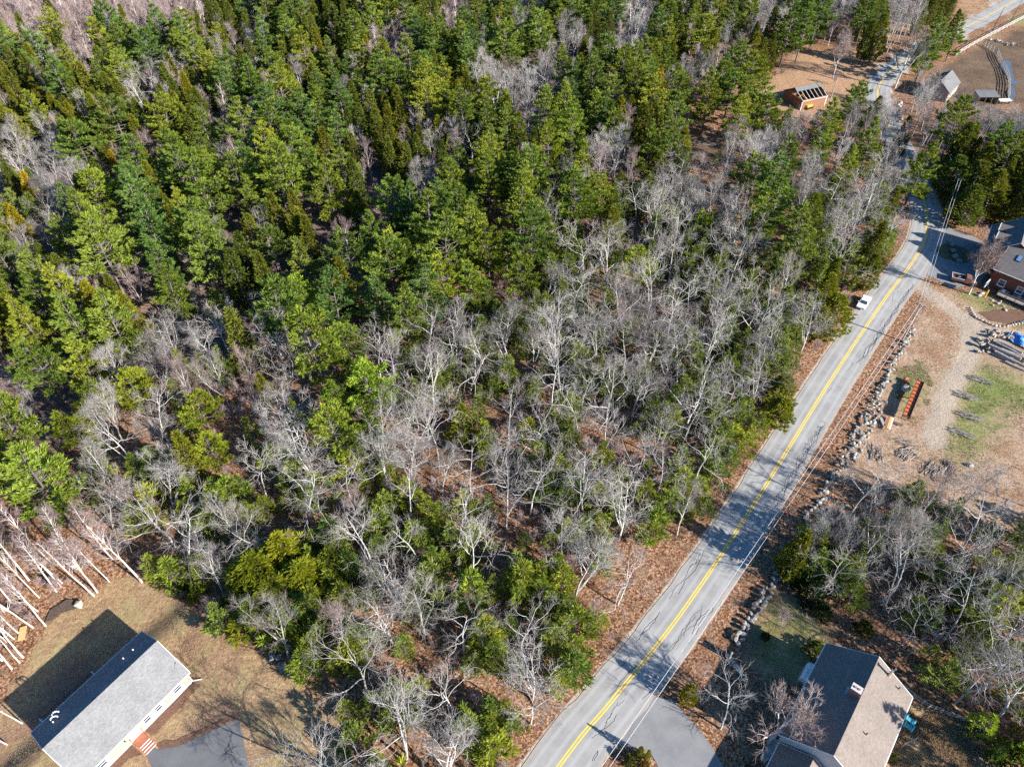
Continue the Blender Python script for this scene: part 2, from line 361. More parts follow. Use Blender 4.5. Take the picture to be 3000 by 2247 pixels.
def ground_mat():
    t = NT('ground_cover')
    a1 = t.n('ShaderNodeVertexColor', layer_name='m1'); a2 = t.n('ShaderNodeVertexColor', layer_name='m2')
    s1 = t.n('ShaderNodeSeparateColor'); s2 = t.n('ShaderNodeSeparateColor'); t.l(a1.outputs[0], s1.inputs[0]); t.l(a2.outputs[0], s2.inputs[0])
    fine = t.noise(1.9, 7, 0.8); mid = t.noise(0.55, 5, 0.65); big = t.noise(0.11, 4, 0.6); grain = t.noise(7.0, 3, 0.7)
    vor = t.n('ShaderNodeTexVoronoi'); vor.inputs['Scale'].default_value = 4.5; t.l(t.pos(), vor.inputs['Vector'])
    vc = t.n('ShaderNodeSeparateColor'); t.l(vor.outputs['Color'], vc.inputs[0])
    leaf = t.math('ADD', t.math('MULTIPLY', vc.outputs[0], 0.55), t.math('MULTIPLY', fine, 0.45))
    litter = t.ramp(leaf, [(0.22, (0.085, 0.035, 0.018)), (0.45, (0.21, 0.10, 0.052)), (0.6, (0.32, 0.172, 0.095)), (0.8, (0.50, 0.33, 0.22))])
    litter = t.mix(t.smooth(mid, 0.5, 0.7), litter, t.ramp(fine, [(0.35, (0.10, 0.06, 0.04)), (0.65, (0.36, 0.25, 0.17))]))
    litter = t.mix(t.math('MULTIPLY', t.smooth(big, 0.52, 0.68), 0.6), litter, t.ramp(leaf, [(0.3, (0.10, 0.05, 0.03)), (0.7, (0.25, 0.13, 0.075))]))
    def layer(base, col, m, k=0.55, w=0.16):
        f = t.math('ADD', m, t.math('MULTIPLY', t.math('SUBTRACT', t.math('ADD', t.math('MULTIPLY', mid, .6), t.math('MULTIPLY', fine, .4)), 0.5), k))
        return t.mix(t.smooth(f, 0.5 - w, 0.5 + w), base, col)
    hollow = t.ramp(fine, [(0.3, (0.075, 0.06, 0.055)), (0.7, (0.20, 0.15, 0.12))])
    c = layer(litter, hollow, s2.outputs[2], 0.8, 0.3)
    orange = t.ramp(fine, [(0.3, (0.26, 0.14, 0.075)), (0.7, (0.48, 0.31, 0.19))])
    c = layer(c, orange, a2.outputs['Alpha'], 0.7)
    mud = t.ramp(t.math('ADD', t.math('MULTIPLY', fine, .5), t.math('MULTIPLY', big, .5)), [(0.35, (0.075, 0.05, 0.038)), (0.55, (0.17, 0.115, 0.075)), (0.7, (0.25, 0.19, 0.11))])
    c = layer(c, mud, s2.outputs[0], 0.6)
    fld = t.ramp(fine, [(0.3, (0.20, 0.12, 0.08)), (0.5, (0.37, 0.25, 0.17)), (0.7, (0.52, 0.39, 0.28))])
    fld = t.mix(t.smooth(big, 0.5, 0.66), fld, t.ramp(fine, [(0.3, (0.19, 0.105, 0.065)), (0.7, (0.40, 0.245, 0.15))]))
    fld = t.mix(t.smooth(mid, 0.54, 0.7), fld, t.ramp(fine, [(0.35, (0.13, 0.10, 0.05)), (0.65, (0.27, 0.23, 0.11))]))
    fld = t.mix(t.smooth(t.noise(0.9, 5, .7), 0.55, 0.72), fld, t.ramp(fine, [(0.35, (0.15, 0.085, 0.055)), (0.65, (0.30, 0.18, 0.12))]))
    c = layer(c, fld, a1.outputs['Alpha'], 0.5, 0.25)
    lawn = t.ramp(fine, [(0.3, (0.17, 0.10, 0.055)), (0.5, (0.33, 0.215, 0.12)), (0.68, (0.48, 0.345, 0.215))])
    lawn = t.mix(t.smooth(mid, 0.54, 0.78), lawn, t.ramp(fine, [(0.3, (0.20, 0.15, 0.055)), (0.7, (0.38, 0.29, 0.13))]))
    lawn = t.mix(t.smooth(t.noise(0.23, 3, .6), 0.46, 0.6), lawn, t.ramp(fine, [(0.3, (0.23, 0.165, 0.075)), (0.7, (0.45, 0.345, 0.19))]))
    lawn = t.mix(t.smooth(big, 0.47, 0.6), lawn, t.ramp(fine, [(0.3, (0.17, 0.10, 0.065)), (0.7, (0.36, 0.23, 0.15))]))
    c = layer(c, lawn, s1.outputs[0], 0.5, 0.2)
    grn = t.ramp(fine, [(0.3, (0.095, 0.11, 0.03)), (0.5, (0.155, 0.19, 0.052)), (0.7, (0.30, 0.29, 0.125))])
    c = layer(c, grn, s1.outputs[1], 1.5, 0.3)
    trk = t.ramp(t.math('ADD', t.math('MULTIPLY', fine, .6), t.math('MULTIPLY', mid, .4)), [(0.25, (0.30, 0.235, 0.175)), (0.5, (0.395, 0.32, 0.245)), (0.75, (0.46, 0.385, 0.305))])
    c = layer(c, trk, s1.outputs[2], 1.1, 0.32)
    sand = t.ramp(fine, [(0.3, (0.34, 0.27, 0.21)), (0.7, (0.54, 0.46, 0.38))])
    c = layer(c, sand, s2.outputs[1], 0.35, 0.15)
    h = t.math('ADD', t.math('ADD', t.math('MULTIPLY', fine, 0.6), t.math('MULTIPLY', vc.outputs[1], 0.25)), t.math('MULTIPLY', mid, 0.6))
    t.bsdf(c, 0.95, 0.1, t.bump(h, 1.0, 0.34)); return t.m
M['ground'] = ground_mat()

vid = np.arange(nX * nY).reshape(nY, nX)
quads = np.stack([vid[:-1, :-1], vid[:-1, 1:], vid[1:, 1:], vid[1:, :-1]], -1).reshape(-1, 4)
fcx = ((GX[:-1, :-1] + GX[1:, 1:]) / 2).ravel(); fcy = ((GY[:-1, :-1] + GY[1:, 1:]) / 2).ravel()
def fsd(a): return ((a[:-1, :-1] + a[1:, 1:]) / 2).ravel()
cls = np.zeros(len(quads), int)
cls[np.minimum.reduce([fsd(SD['field'])]) < 0] = 2
cls[np.minimum.reduce([fsd(SD['lawn']), fsd(SD['lawn2']), fsd(SD['lawn3']), fsd(SD['yard'])]) < 0] = 1
cls[fsd(SD['paddock']) < 0] = 4
cls[fsd(trd) < 0] = 3
allV = np.stack([GX.ravel(), GY.ravel(), GZ.ravel()], 1); a1v = m1.reshape(-1, 4); a2v = m2.reshape(-1, 4)
for ci, nm in enumerate(('ground', 'lawn', 'field', 'dirt_track', 'paddock')):
    q = quads[cls == ci]
    if not len(q): continue
    used, inv = np.unique(q, return_inverse=True)
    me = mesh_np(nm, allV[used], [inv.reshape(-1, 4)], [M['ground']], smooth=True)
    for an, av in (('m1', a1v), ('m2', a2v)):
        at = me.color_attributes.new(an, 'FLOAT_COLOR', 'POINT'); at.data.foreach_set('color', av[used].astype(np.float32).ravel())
    tag(link(nm, me), kind='structure')

def asphalt_mat(name, lo, hi, wear=True):
    t = NT(name); f = t.noise(9.0, 5, 0.7); g = t.noise(0.35, 4, 0.6); s = t.noise(2.0, 4, .7)
    c = t.ramp(t.math('ADD', t.math('MULTIPLY', f, 0.4), t.math('MULTIPLY', g, 0.6)), [(0.32, lo), (0.7, hi)])
    if wear: c = t.mix(t.math('MULTIPLY', t.smooth(s, 0.6, 0.8), 0.35), c, tuple(x * 0.72 for x in lo))
    t.bsdf(c, 0.85, 0.25, t.bump(f, 0.12, 0.006)); return t.m
def road_mat():
    t = NT('road_asphalt'); f = t.noise(9.0, 5, 0.7); g = t.noise(0.3, 4, 0.6); s = t.noise(1.6, 4, .7)
    uv = t.n('ShaderNodeAttribute', attribute_name='across'); x = uv.outputs['Fac']
    mp = t.n('ShaderNodeMapping'); mp.inputs['Scale'].default_value = (1, 1, 1)
    c = t.ramp(t.math('ADD', t.math('MULTIPLY', f, 0.12), t.math('MULTIPLY', g, 0.88)), [(0.32, (0.235, 0.228, 0.218)), (0.7, (0.335, 0.325, 0.31))])
    # paler polished wheel tracks, brownish dusty edges (across: -1 left edge .. 1 right edge)
    tr = t.math('ADD', t.smooth(t.math('ABSOLUTE', t.math('SUBTRACT', t.math('ABSOLUTE', x), 0.30)), 0.11, 0.02), t.smooth(t.math('ABSOLUTE', t.math('SUBTRACT', t.math('ABSOLUTE', x), 0.72)), 0.11, 0.02))
    c = t.mix(t.math('MULTIPLY', tr, 0.45), c, (0.40, 0.392, 0.38))
    edge = t.smooth(t.math('ADD', t.math('ABSOLUTE', x), t.math('MULTIPLY', t.math('SUBTRACT', s, 0.5), 0.35)), 0.86, 1.02)
    c = t.mix(t.math('MULTIPLY', edge, 0.8), c, (0.37, 0.31, 0.25))
    t.bsdf(c, 0.85, 0.25, t.bump(f, 0.12, 0.006)); return t.m
M['road'] = road_mat()
M['asphalt'] = asphalt_mat('driveway_asphalt', (0.10, 0.10, 0.105), (0.16, 0.16, 0.165))
M['asphalt2'] = asphalt_mat('grey_driveway_asphalt', (0.16, 0.16, 0.165), (0.26, 0.255, 0.25))
NR = len(RC); off = np.linspace(-1, 1, 11); rv = []; ac = []
wob = (vnoise(np.arange(NR), np.zeros(NR), 2.1, 4) - .5) * .35; wob2 = (vnoise(np.arange(NR), np.zeros(NR), 1.7, 8) - .5) * .5
for i in range(NR):
    for o_ in off:
        d = o_ * (HWR + wob2[i] * (o_ > .95) if o_ > 0 else HWL + wob[i] * (o_ < -.95))
        x, y = RC[i] + RN[i] * d
        rv.append((x, y, tz(x, y) + 0.05 + 0.03 * (1 - o_ * o_))); ac.append(o_)
ii = np.arange((NR - 1) * 11).reshape(NR - 1, 11)[:, :10].ravel()
rme = mesh_np('road', rv, [np.stack([ii, ii + 1, ii + 12, ii + 11], 1)], [M['road']], smooth=True)
at = rme.attributes.new('across', 'FLOAT', 'POINT'); at.data.foreach_set('value', np.array(ac, np.float32))
road = tag(link('road', rme), kind='structure')
M['yellow'] = simple('yellow_line_paint', (0.78, 0.53, 0.06), 0.6, 0.12, 2.0)
M['seal'] = simple('black_crack_seal', (0.035, 0.035, 0.04), 0.6, 0.2)
def road_pt(s, d, dz):
    """point s (index float) along the road, d metres right of the centre line"""
    i = int(min(max(s, 0), NR - 2)); f = s - i; p = RC[i] * (1 - f) + RC[i + 1] * f; n = RN[i] * (1 - f) + RN[i + 1] * f
    x, y = p + n * d; hw = HWR if d > 0 else HWL
    return (x, y, tz(x, y) + 0.05 + 0.03 * (1 - (d / hw) ** 2) + dz)
for d0 in (-0.17, 0.17):
    vs = []
    for i in range(NR): vs += [road_pt(i, d0 - 0.085, 0.006), road_pt(i, d0 + 0.085, 0.006)]
    k = np.arange(NR - 1) * 2
    link('yellow_line', mesh_np('yellow_line', vs, [np.stack([k, k + 1, k + 3, k + 2], 1)], [M['yellow']]), road)
M['white'] = simple('white_paint', (0.75, 0.75, 0.74), 0.55, 0.06)
rr_ = random.Random(11)
def ribbon(mb, pts, wd):
    pts = [np.asarray(p) for p in pts]
    vs = []
    for i, p in enumerate(pts):
        t = pts[min(i + 1, len(pts) - 1)] - pts[max(i - 1, 0)]; n = np.array([t[1], -t[0], 0]); n /= np.linalg.norm(n) + 1e-9
        vs += [p - n * wd / 2, p + n * wd / 2]
    mb.add(vs, [(2 * i, 2 * i + 1, 2 * i + 3, 2 * i + 2) for i in range(len(pts) - 1)])
def near_s(u, v):
    p = W(u, v)[:2]; return float(np.argmin(np.hypot(*(RC - p).T)))
cr = MB()
def wiggle(s0, s1, d, amp, wd, loops=0):
    s = s0; k = 0; pts = []; ph = rr_.random() * 6
    while s < s1:
        pts.append(road_pt(s, d + amp * math.sin(ph + s * 1.9) * rr_.uniform(.4, 1) + rr_.uniform(-.3, .3) * amp, 0.005 + 0.0007 * (len(cr.f) % 7))); s += rr_.uniform(.14, .34)
    if len(pts) > 2: ribbon(cr, pts, wd)
s_ = lambda u, v: near_s(u, v)
for (ua, va, ub, vb, d, n, amp) in [(2290, 1560, 2460, 1220, 2.75, 6, .35), (2150, 1790, 2040, 1900, 2.6, 3, .35), (2545, 1060, 2700, 830, 3.1, 5, .25),
                                    (1985, 1800, 1890, 1915, -2.3, 2, .2), (2080, 1650, 1990, 1780, -2.3, 2, .18), (2000, 1950, 1940, 2040, 2.4, 1, .22), (1840, 2110, 1780, 2190, 1.6, 2, .3),
                                    (1790, 2240, 1720, 2250, 2.6, 2, .3), (2110, 1800, 1960, 2000, 1.9, 2, .25), (2640, 1010, 2560, 1110, 2.9, 3, .3), (1880, 1960, 1780, 2080, -0.5, 1, .12)]:
    a, b = sorted((s_(ua, va), s_(ub, vb)))
    for k in range(n): wiggle(a + rr_.uniform(0, .25) * (b - a), b - rr_.uniform(0, .25) * (b - a), d + rr_.uniform(-.45, .45), amp, rr_.uniform(.045, .075))
for k in range(26):
    s = rr_.uniform(s_(1700, 2200), s_(2690, 800)); d = rr_.choice((-2.2, 2.5, 1.2)) + rr_.uniform(-.5, .5)
    wiggle(s, s + rr_.uniform(.8, 2.4), d, .25, .05)
for k in range(34):                       # cross cracks in the crazed strip
    s = rr_.uniform(s_(2290, 1560), s_(2460, 1230))
    ribbon(cr, [road_pt(s + rr_.uniform(-.15, .15), 2.2 + j * .22, .0105) for j in range(5)], .05)
o = cr.build('crack_seal', M['seal'], road); o['kind'] = 'stuff'

def pad(name, poly, mat, dz):
    vs = [(x, y, tz(x, y) + dz) for x, y in poly]
    bm = bmesh.new(); f = bm.faces.new([bm.verts.new(v) for v in vs]); bmesh.ops.triangulate(bm, faces=[f])
    if bm.faces[:] and bm.faces[:][0].normal.z < 0: bmesh.ops.reverse_faces(bm, faces=bm.faces)
    me = bpy.data.meshes.new(name); bm.to_mesh(me); bm.free(); me.materials.append(mat)
    return tag(link(name, me), kind='structure')
def rough_poly(pts, seed=0, amp=0.18):
    r_ = random.Random(seed); out = []
    for a, b in zip(pts, pts[1:] + pts[:1]):
        n = max(1, int(math.dist(a, b) / 1.2))
        out += [(a[0] + (b[0] - a[0]) * i / n + r_.uniform(-amp, amp), a[1] + (b[1] - a[1]) * i / n + r_.uniform(-amp, amp)) for i in range(n)]
    return out
pad('driveway', rough_poly(P['drive_l'], 1, .05), M['asphalt'], 0.035)
pad('driveway', rough_poly(P['drive_r'], 2, .08), M['asphalt2'], 0.038)
pad('driveway', rough_poly(P['apron'], 3, .12), M['asphalt2'], 0.036)
M['darkgrass'] = simple('island_grass', (0.10, 0.10, 0.05), 0.95, 0.4, 1.5)
isl = W(2795, 742)
pad('lawn', rough_poly([(isl[0] + 4.0 * math.cos(a), isl[1] + 3.9 * math.sin(a)) for a in np.linspace(0, 6.0, 12)], 4, .25), M['darkgrass'], 0.07)
M['mulch'] = simple('bark_mulch', (0.14, 0.075, 0.05), 0.95, 0.4, 4)
def lh(lx, ly): return (LH_O[0] + lx * math.cos(LH_A) - ly * math.sin(LH_A), LH_O[1] + lx * math.sin(LH_A) + ly * math.cos(LH_A))
pad('garden_bed', rough_poly([lh(-7.7, -4.7), lh(-.2, -4.7), lh(-.1, -5.7), lh(-7.0, -6.0), lh(-7.7, -5.6)], 21, .12), M['mulch'], .05)
pad('garden_bed', rough_poly([lh(-15.6, -4.7), lh(-9.7, -4.7), lh(-9.7, -6.6), lh(-11, -5.8), lh(-15.6, -5.8)], 22, .12), M['mulch'], .05)
pad('garden_bed', rough_poly(px2([(452, 2182), (470, 2192), (520, 2182), (705, 2100), (700, 2085), (610, 2125), (520, 2165), (480, 2170)]), 23, .12), M['mulch'], .05)
pad('soil', rough_poly(px2([(128, 1828), (150, 1790), (200, 1758), (232, 1762), (225, 1785), (180, 1800)]), 24, .2), simple('dark_soil', (.09, .065, .05), .95, .4, 3), .16)
M['puddle'] = (lambda t: (t.bsdf((0.10, 0.11, 0.12), 0.06, 0.9), t.m)[1])(NT('puddle_water'))
for pu in ([(2925, 190), (2945, 178), (2960, 185), (2965, 215), (2975, 240), (2990, 245), (2960, 250), (2945, 220)], [(2950, 268), (2962, 250), (2975, 265), (2965, 300), (2955, 300)]):
    pad('water', rough_poly(px2(pu), 5, .3), M['puddle'], 0.16)
# ================================================================== BUILDINGS
def shingle_mat(name, lo, hi, rowh=0.14):
    t = NT(name); f = t.noise(5.0, 5, 0.75); g = t.noise(0.5, 4, 0.6)
    br = t.n('ShaderNodeTexBrick'); t.l(t.pos(), br.inputs['Vector'])
    br.inputs['Scale'].default_value = 1.0; br.inputs['Brick Width'].default_value = 0.3; br.inputs['Row Height'].default_value = rowh
    br.inputs['Mortar Size'].default_value = 0.008; br.inputs['Color1'].default_value = (1, 1, 1, 1); br.inputs['Color2'].default_value = (0.62, 0.62, 0.62, 1); br.inputs['Mortar'].default_value = (0.3, 0.3, 0.3, 1)
    c = t.ramp(t.math('ADD', t.math('MULTIPLY', f, 0.6), t.math('MULTIPLY', g, 0.4)), [(0.32, lo), (0.68, hi)])
    c = t.mix(0.55, c, t.mix(1.0, c, br.outputs['Color'], 'MULTIPLY'))
    t.bsdf(c, 0.9, 0.2, t.bump(br.outputs['Fac'], -0.4, 0.015)); return t.m
def clap_mat(name, col, board=0.16):
    t = NT(name); sp = t.n('ShaderNodeSeparateXYZ'); t.l(t.pos(), sp.inputs[0])
    fr = t.math('FRACT', t.math('DIVIDE', sp.outputs[2], board)); f = t.noise(2.5, 4, 0.6)
    c = t.ramp(f, [(0.3, tuple(x * .88 for x in col)), (0.7, col)])
    t.bsdf(c, 0.6, 0.3, t.bump(fr, 0.7, 0.02)); return t.m
M['roof_grey'] = shingle_mat('light_grey_shingles', (0.155, 0.158, 0.162), (0.275, 0.275, 0.275))
M['roof_tan'] = shingle_mat('tan_grey_shingles', (0.165, 0.14, 0.122), (0.25, 0.21, 0.185))
M['roof_brown'] = shingle_mat('brown_grey_shingles', (0.12, 0.11, 0.105), (0.22, 0.20, 0.19))
M['roof_old'] = shingle_mat('weathered_grey_roof', (0.125, 0.128, 0.132), (0.21, 0.21, 0.21))
M['clap_cream'] = clap_mat('cream_clapboard', (0.36, 0.315, 0.25))
M['clap_grey'] = clap_mat('pale_grey_clapboard', (0.56, 0.55, 0.53))
M['clap_red'] = clap_mat('red_brown_clapboard', (0.17, 0.055, 0.035))
M['board'] = clap_mat('brown_boarding', (0.24, 0.12, 0.07), 0.25)
M['glass'] = (lambda t: (t.bsdf((0.05, 0.06, 0.075), 0.08, 0.9), t.m)[1])(NT('window_glass'))
M['skyglass'] = (lambda t: (t.bsdf((0.16, 0.27, 0.42), 0.08, 0.9), t.m)[1])(NT('skylight_glass'))
M['redwood'] = simple('red_stained_wood', (0.32, 0.12, 0.07), 0.7, 0.25, 5)
M['greywood'] = simple('weathered_wood', (0.34, 0.30, 0.26), 0.85, 0.3, 4)
M['darkwood'] = simple('dark_wood', (0.12, 0.085, 0.065), 0.85, 0.3, 4)
M['concrete'] = simple('concrete', (0.46, 0.44, 0.41), 0.9, 0.15, 2)
M['brick'] = simple('red_brick', (0.30, 0.16, 0.12), 0.9, 0.3, 6)
M['black'] = simple('black_pipe', (0.02, 0.02, 0.022), 0.5, 0.1)
M['steel'] = simple('galvanised_steel', (0.5, 0.5, 0.5), 0.4, 0.15, 4, 0.7)
M['rust'] = simple('orange_rust_steel', (0.46, 0.13, 0.05), 0.8, 0.3, 2)
M['rustdark'] = simple('dark_rust_steel', (0.14, 0.045, 0.025), 0.8, 0.3, 2)
M['tyre'] = simple('tyre_rubber', (0.025, 0.025, 0.027), 0.85, 0.2)

def gable_roof(parent, x0, x1, yr, ye0, ye1, zr, ze, mat, th=0.14, trim=None, name='roof_slope'):
    """two slopes; ye0 < yr < ye1. Returns the slope objects"""
    a = MB().slab([(x0, ye0, ze), (x1, ye0, ze), (x1, yr, zr), (x0, yr, zr)], th).build(name, mat, parent)
    b = MB().slab([(x0, yr, zr - 0.004), (x1, yr, zr - 0.004), (x1, ye1, ze), (x0, ye1, ze)], th).build(name, mat, parent)
    cap = MB()
    for i in range(int((x1 - x0) / 0.33)):
        xa = x0 + i * 0.33
        for sgn, ye in ((-1, ye0), (1, ye1)):
            dz = (zr - ze) / abs(ye - yr) * 0.16
            cap.slab([(xa, yr, zr + .03 + .008 * (i % 2)), (xa + .32, yr, zr + .03), (xa + .32, yr + sgn * .16, zr + .03 - dz), (xa, yr + sgn * .16, zr + .03 - dz + .008 * (i % 2))], .02)
    cap.build('ridge_cap', mat, parent)
    if trim:
        for x, sg in ((x0, -1), (x1, 1)):
            m = MB()
            for ye in (ye0, ye1):
                q = [(x, ye, ze - th * .9), (x, yr, zr - th * .9), (x, yr, zr + .004), (x, ye, ze + .004)]
                m.add(q + [(p[0] + sg * .05, p[1], p[2]) for p in q], [(0, 1, 2, 3), (7, 6, 5, 4), (0, 4, 5, 1), (1, 5, 6, 2), (2, 6, 7, 3), (3, 7, 4, 0)])
            m.build('rake_board', trim, parent)
        for ye, sg in ((ye0, -1), (ye1, 1)):
            box(x0, x1, min(ye, ye + sg * .1), max(ye, ye + sg * .1), ze - .16, ze - .03).build('gutter', trim, parent)
    return a, b
def wall_box(parent, x0, x1, y0, y1, zb, ze, zr, yr, mat, name='wall'):
    """four walls with gable tops, each an object"""
    MB().prism([(y0, zb), (y1, zb), (y1, ze), (yr, zr), (y0, ze)], 'x', x0, x0 + .15).build(name, mat, parent)
    MB().prism([(y0, zb), (y1, zb), (y1, ze), (yr, zr), (y0, ze)], 'x', x1 - .15, x1).build(name, mat, parent)
    box(x0 + .15, x1 - .15, y0, y0 + .15, zb, ze).build(name, mat, parent)
    box(x0 + .15, x1 - .15, y1 - .15, y1, zb, ze).build(name, mat, parent)
def window(parent, x, y, z, wd, ht, out=-1, axis='y', frame=None, pane=None, f=.12):
    """window centred at x on a wall; out is the outward sign along axis"""
    fr = MB()
    def bx(m, a0, a1, d0, d1, z0, z1):
        d0, d1 = sorted((d0 * out, d1 * out))
        if axis == 'y': m.box(a0, a1, y + d0, y + d1, z0, z1)
        else: m.box(y + d0, y + d1, a0, a1, z0, z1)
    bx(fr, x - wd / 2 - f, x - wd / 2, 0.01, .09, z - f, z + ht + f); bx(fr, x + wd / 2, x + wd / 2 + f, 0.01, .09, z - f, z + ht + f)
    bx(fr, x - wd / 2, x + wd / 2, 0.01, .085, z - f, z); bx(fr, x - wd / 2, x + wd / 2, 0.01, .085, z + ht, z + ht + f)
    bx(fr, x - wd / 2, x + wd / 2, 0.01, .06, z + ht / 2 - .03, z + ht / 2 + .03)
    fo = fr.build('window', frame or M['white'], parent)
    pm = MB(); bx(pm, x - wd / 2, x + wd / 2, 0.005, .03, z, z + ht); pm.build('pane', pane or M['glass'], fo)
    sm = MB(); bx(sm, x - wd / 2 - f - .05, x + wd / 2 + f + .05, 0.01, .16, z - f - .06, z - f - .002); sm.build('sill', frame or M['white'], fo)
    return fo

# ---- ranch house, lower left
O1 = np.array([LH_O[0], LH_O[1], 0.0])
H1 = empty('ranch_house', O1, LH_A, 'long ranch house with pale grey shingle roof and cream front beside the birches', 'house')
wall_box(H1, -15.4, -0.4, -4.6, 4.6, 0.45, 3.0, 5.85, 0, M['clap_cream'])
box(-15.36, -.44, -4.56, 4.56, -2.2, .448).build('foundation', M['concrete'], H1)
box(-15.42, -.38, -4.66, -4.6, .38, .62).build('skirt_board', M['white'], H1)
gable_roof(H1, -15.75, 0.0, 0, -5.0, 5.0, 6.1, 3.05, M['roof_grey'], trim=M['white'])
for wx, ww in ((-2.2, 1.05), (-5.05, .85), (-6.75, .85), (-13.2, 1.3)): window(H1, wx, -4.6, 1.2, ww, 1.1, f=.34)
for wx in (-3.0, -9.0, -12.5): window(H1, wx, 4.6, 1.2, 1.1, 1.2, 1)
d = MB().box(-9.15, -8.15, -4.69, -4.602, .5, 2.55).build('door', M['white'], H1); MB().box(-8.32, -8.26, -4.76, -4.692, 1.4, 1.5).build('handle', M['steel'], d)
m = MB(); m.box(-9.35, -9.17, -4.7, -4.602, .5, 2.75); m.box(-8.13, -7.95, -4.7, -4.602, .5, 2.75); m.box(-9.35, -7.95, -4.7, -4.602, 2.753, 2.9); m.build('door_frame', M['white'], H1)
for vx, vy in ((-2.4, 2.35), (-3.8, 2.4)):
    zr = 6.1 - .61 * vy; MB().tube([(vx, vy, zr - .1), (vx, vy, zr + .45)], .085, 8).build('vent_pipe', M['white'], H1)
zr = 6.1 - .61 * 2.65; MB().tube([(-13.4, 2.65, zr - .1), (-13.4, 2.65, zr + .5)], .08, 8).build('vent_pipe', M['white'], H1)
for vx, vy in ((-12.75, 2.9), (-12.35, 3.6)):
    zr = 6.1 - .61 * vy
    MB().tube([(vx, vy, zr - .1), (vx, vy, zr + .55), (vx - .12, vy + .06, zr + .78), (vx - .36, vy + .15, zr + .86), (vx - .6, vy + .2, zr + .78), (vx - .68, vy + .22, zr + .5)], .085, 8).build('vent_pipe', M['white'], H1, smooth=True)
m = MB(); m.tube([(-.35, -3.4, 4.0), (-.35, -3.4, 4.45)], .05, 6); m.tube([(-.35, -3.4, 4.4), (-.9, -3.75, 4.0)], .02, 5); m.tube([(-.35, -3.4, 4.4), (-.25, -4.0, 3.7)], .02, 5)
m.build('wire_mast', M['steel'], H1)
MB().tube([(-.3, -4.75, 3.0), (-.3, -4.72, .5), (.6, -5.35, .15)], .07, 6).build('downspout', M['white'], H1)
m = MB(); m.box(-10.0, -9.86, -4.85, -4.602, 1.85, 2.1); m.build('wall_lamp', M['black'], H1)
# front steps (stand on their own posts against the house)
st = empty('front_steps', O1, LH_A, 'red stained wooden front steps with white edged treads at the ranch house door', 'steps')
for i in range(7): box(-9.4 + i * .2, -9.4 + i * .2 + .185, -6.1, -4.72, .40, .45).build('plank', M['redwood'], st)
for k in range(3):
    yy = -6.1 - .36 * (k + 1); zz = .45 - .13 * (k + 1)
    box(-9.4, -8.0, yy + .055, yy + .355, zz - .05, zz).build('tread', M['redwood'], st)
    box(-9.41, -7.99, yy - .02, yy + .05, zz - .05, zz + .012).build('nosing', M['white'], st)
box(-9.4, -8.0, -6.17, -6.105, .4, .462).build('nosing', M['white'], st)
for xx in (-9.5, -7.9):
    m = MB()
    for yy, zb in ((-4.85, 0), (-6.05, 0), (-7.15, 0)): m.box(xx - .05, xx + .05, yy - .05, yy + .05, zb, 1.35 if yy > -6.5 else .95)
    m.bar((xx, -4.8, 1.36), (xx, -6.1, 1.36), .1, .05); m.bar((xx, -6.1, 1.34), (xx, -7.2, .96), .1, .05)
    for q in range(8): m.box(xx - .02, xx + .02, -5.0 - q * .15, -4.96 - q * .15, .5, 1.33)
    m.build('railing', M['redwood'], st)
box(-9.4, -8.0, -6.05, -4.75, 0, .395).build('riser', M['redwood'], st)
# back deck in the house's shade
bd = empty('back_deck', O1, LH_A, 'dark back deck with white corner posts in the shade behind the ranch house', 'deck')
for i in range(12): box(-14.3, -7.1, 4.72 + i * .2, 4.72 + i * .2 + .185, -.1, -.05).build('plank', M['darkwood'], bd)
for xx in (-14.35, -7.05):
    m = MB(); m.box(xx - .07, xx + .07, 7.1, 7.24, -2.1, 1.0); m.box(xx - .05, xx + .05, 4.7, 7.1, .9, 1.0); m.build('post', M['white'], bd)
m = MB(); m.bar((-14.28, 7.17, .95), (-7.12, 7.17, .95), .08)
for i in range(44): m.box(-14.2 + i * .16, -14.17 + i * .16, 7.15, 7.19, -.05, .92)
m.build('railing', M['darkwood'], bd)

# ---- tan roofed house, lower right
O2 = Wz(2576, 1923, 8.0); O2[2] = 0; A2 = 0.8867
H2 = empty('gable_house', O2, A2, 'big gable house with tan lit roof slope and brick chimney at the lower right', 'house')
wall_box(H2, -14.5, -.3, -5.1, 5.1, 0, 4.3, 7.75, 0, M['clap_grey'])
gable_roof(H2, -14.8, 0, 0, -5.55, 5.55, 8.0, 4.2, M['roof_tan'], trim=M['white'])
c = MB().box(-6.55, -5.75, .25, 1.35, 6.6, 8.75).build('chimney', M['brick'], H2)
MB().box(-6.62, -5.68, .18, 1.42, 8.752, 8.86).build('chimney_cap', M['concrete'], c)
for yy in (.55, 1.0): MB().tube([(-6.15, yy, 8.8), (-6.15, yy, 8.98)], .15, 8).build('flue', M['brick'], c)
box(-6.72, -5.6, .1, 1.6, 7.0, 7.12).build('flashing', M['steel'], H2)
fl = MB().tube([(-.75, -1.9, 6.5), (-.75, -1.9, 8.6)], .15, 10).build('stove_pipe', M['steel'], H2)
MB().tube([(-.75, -1.9, 8.62), (-.75, -1.9, 8.7), (-.75, -1.9, 8.86)], [.26, .26, .05], 12).build('pipe_cap', M['black'], fl)
MB().tube([(-.75, -1.9, 6.55), (-.75, -1.9, 6.95)], [.3, .2], 10).build('rusty_collar', simple('rust_stain', (.45, .27, .12), .9, .3, 4), fl)
for vx, vy in ((-.95, -3.6), (-9.4, -2.25)):
    zr = 8 - .685 * abs(vy); MB().tube([(vx, vy, zr - .1), (vx, vy, zr + .55)], .075, 8).build('vent_pipe', M['black'], H2)
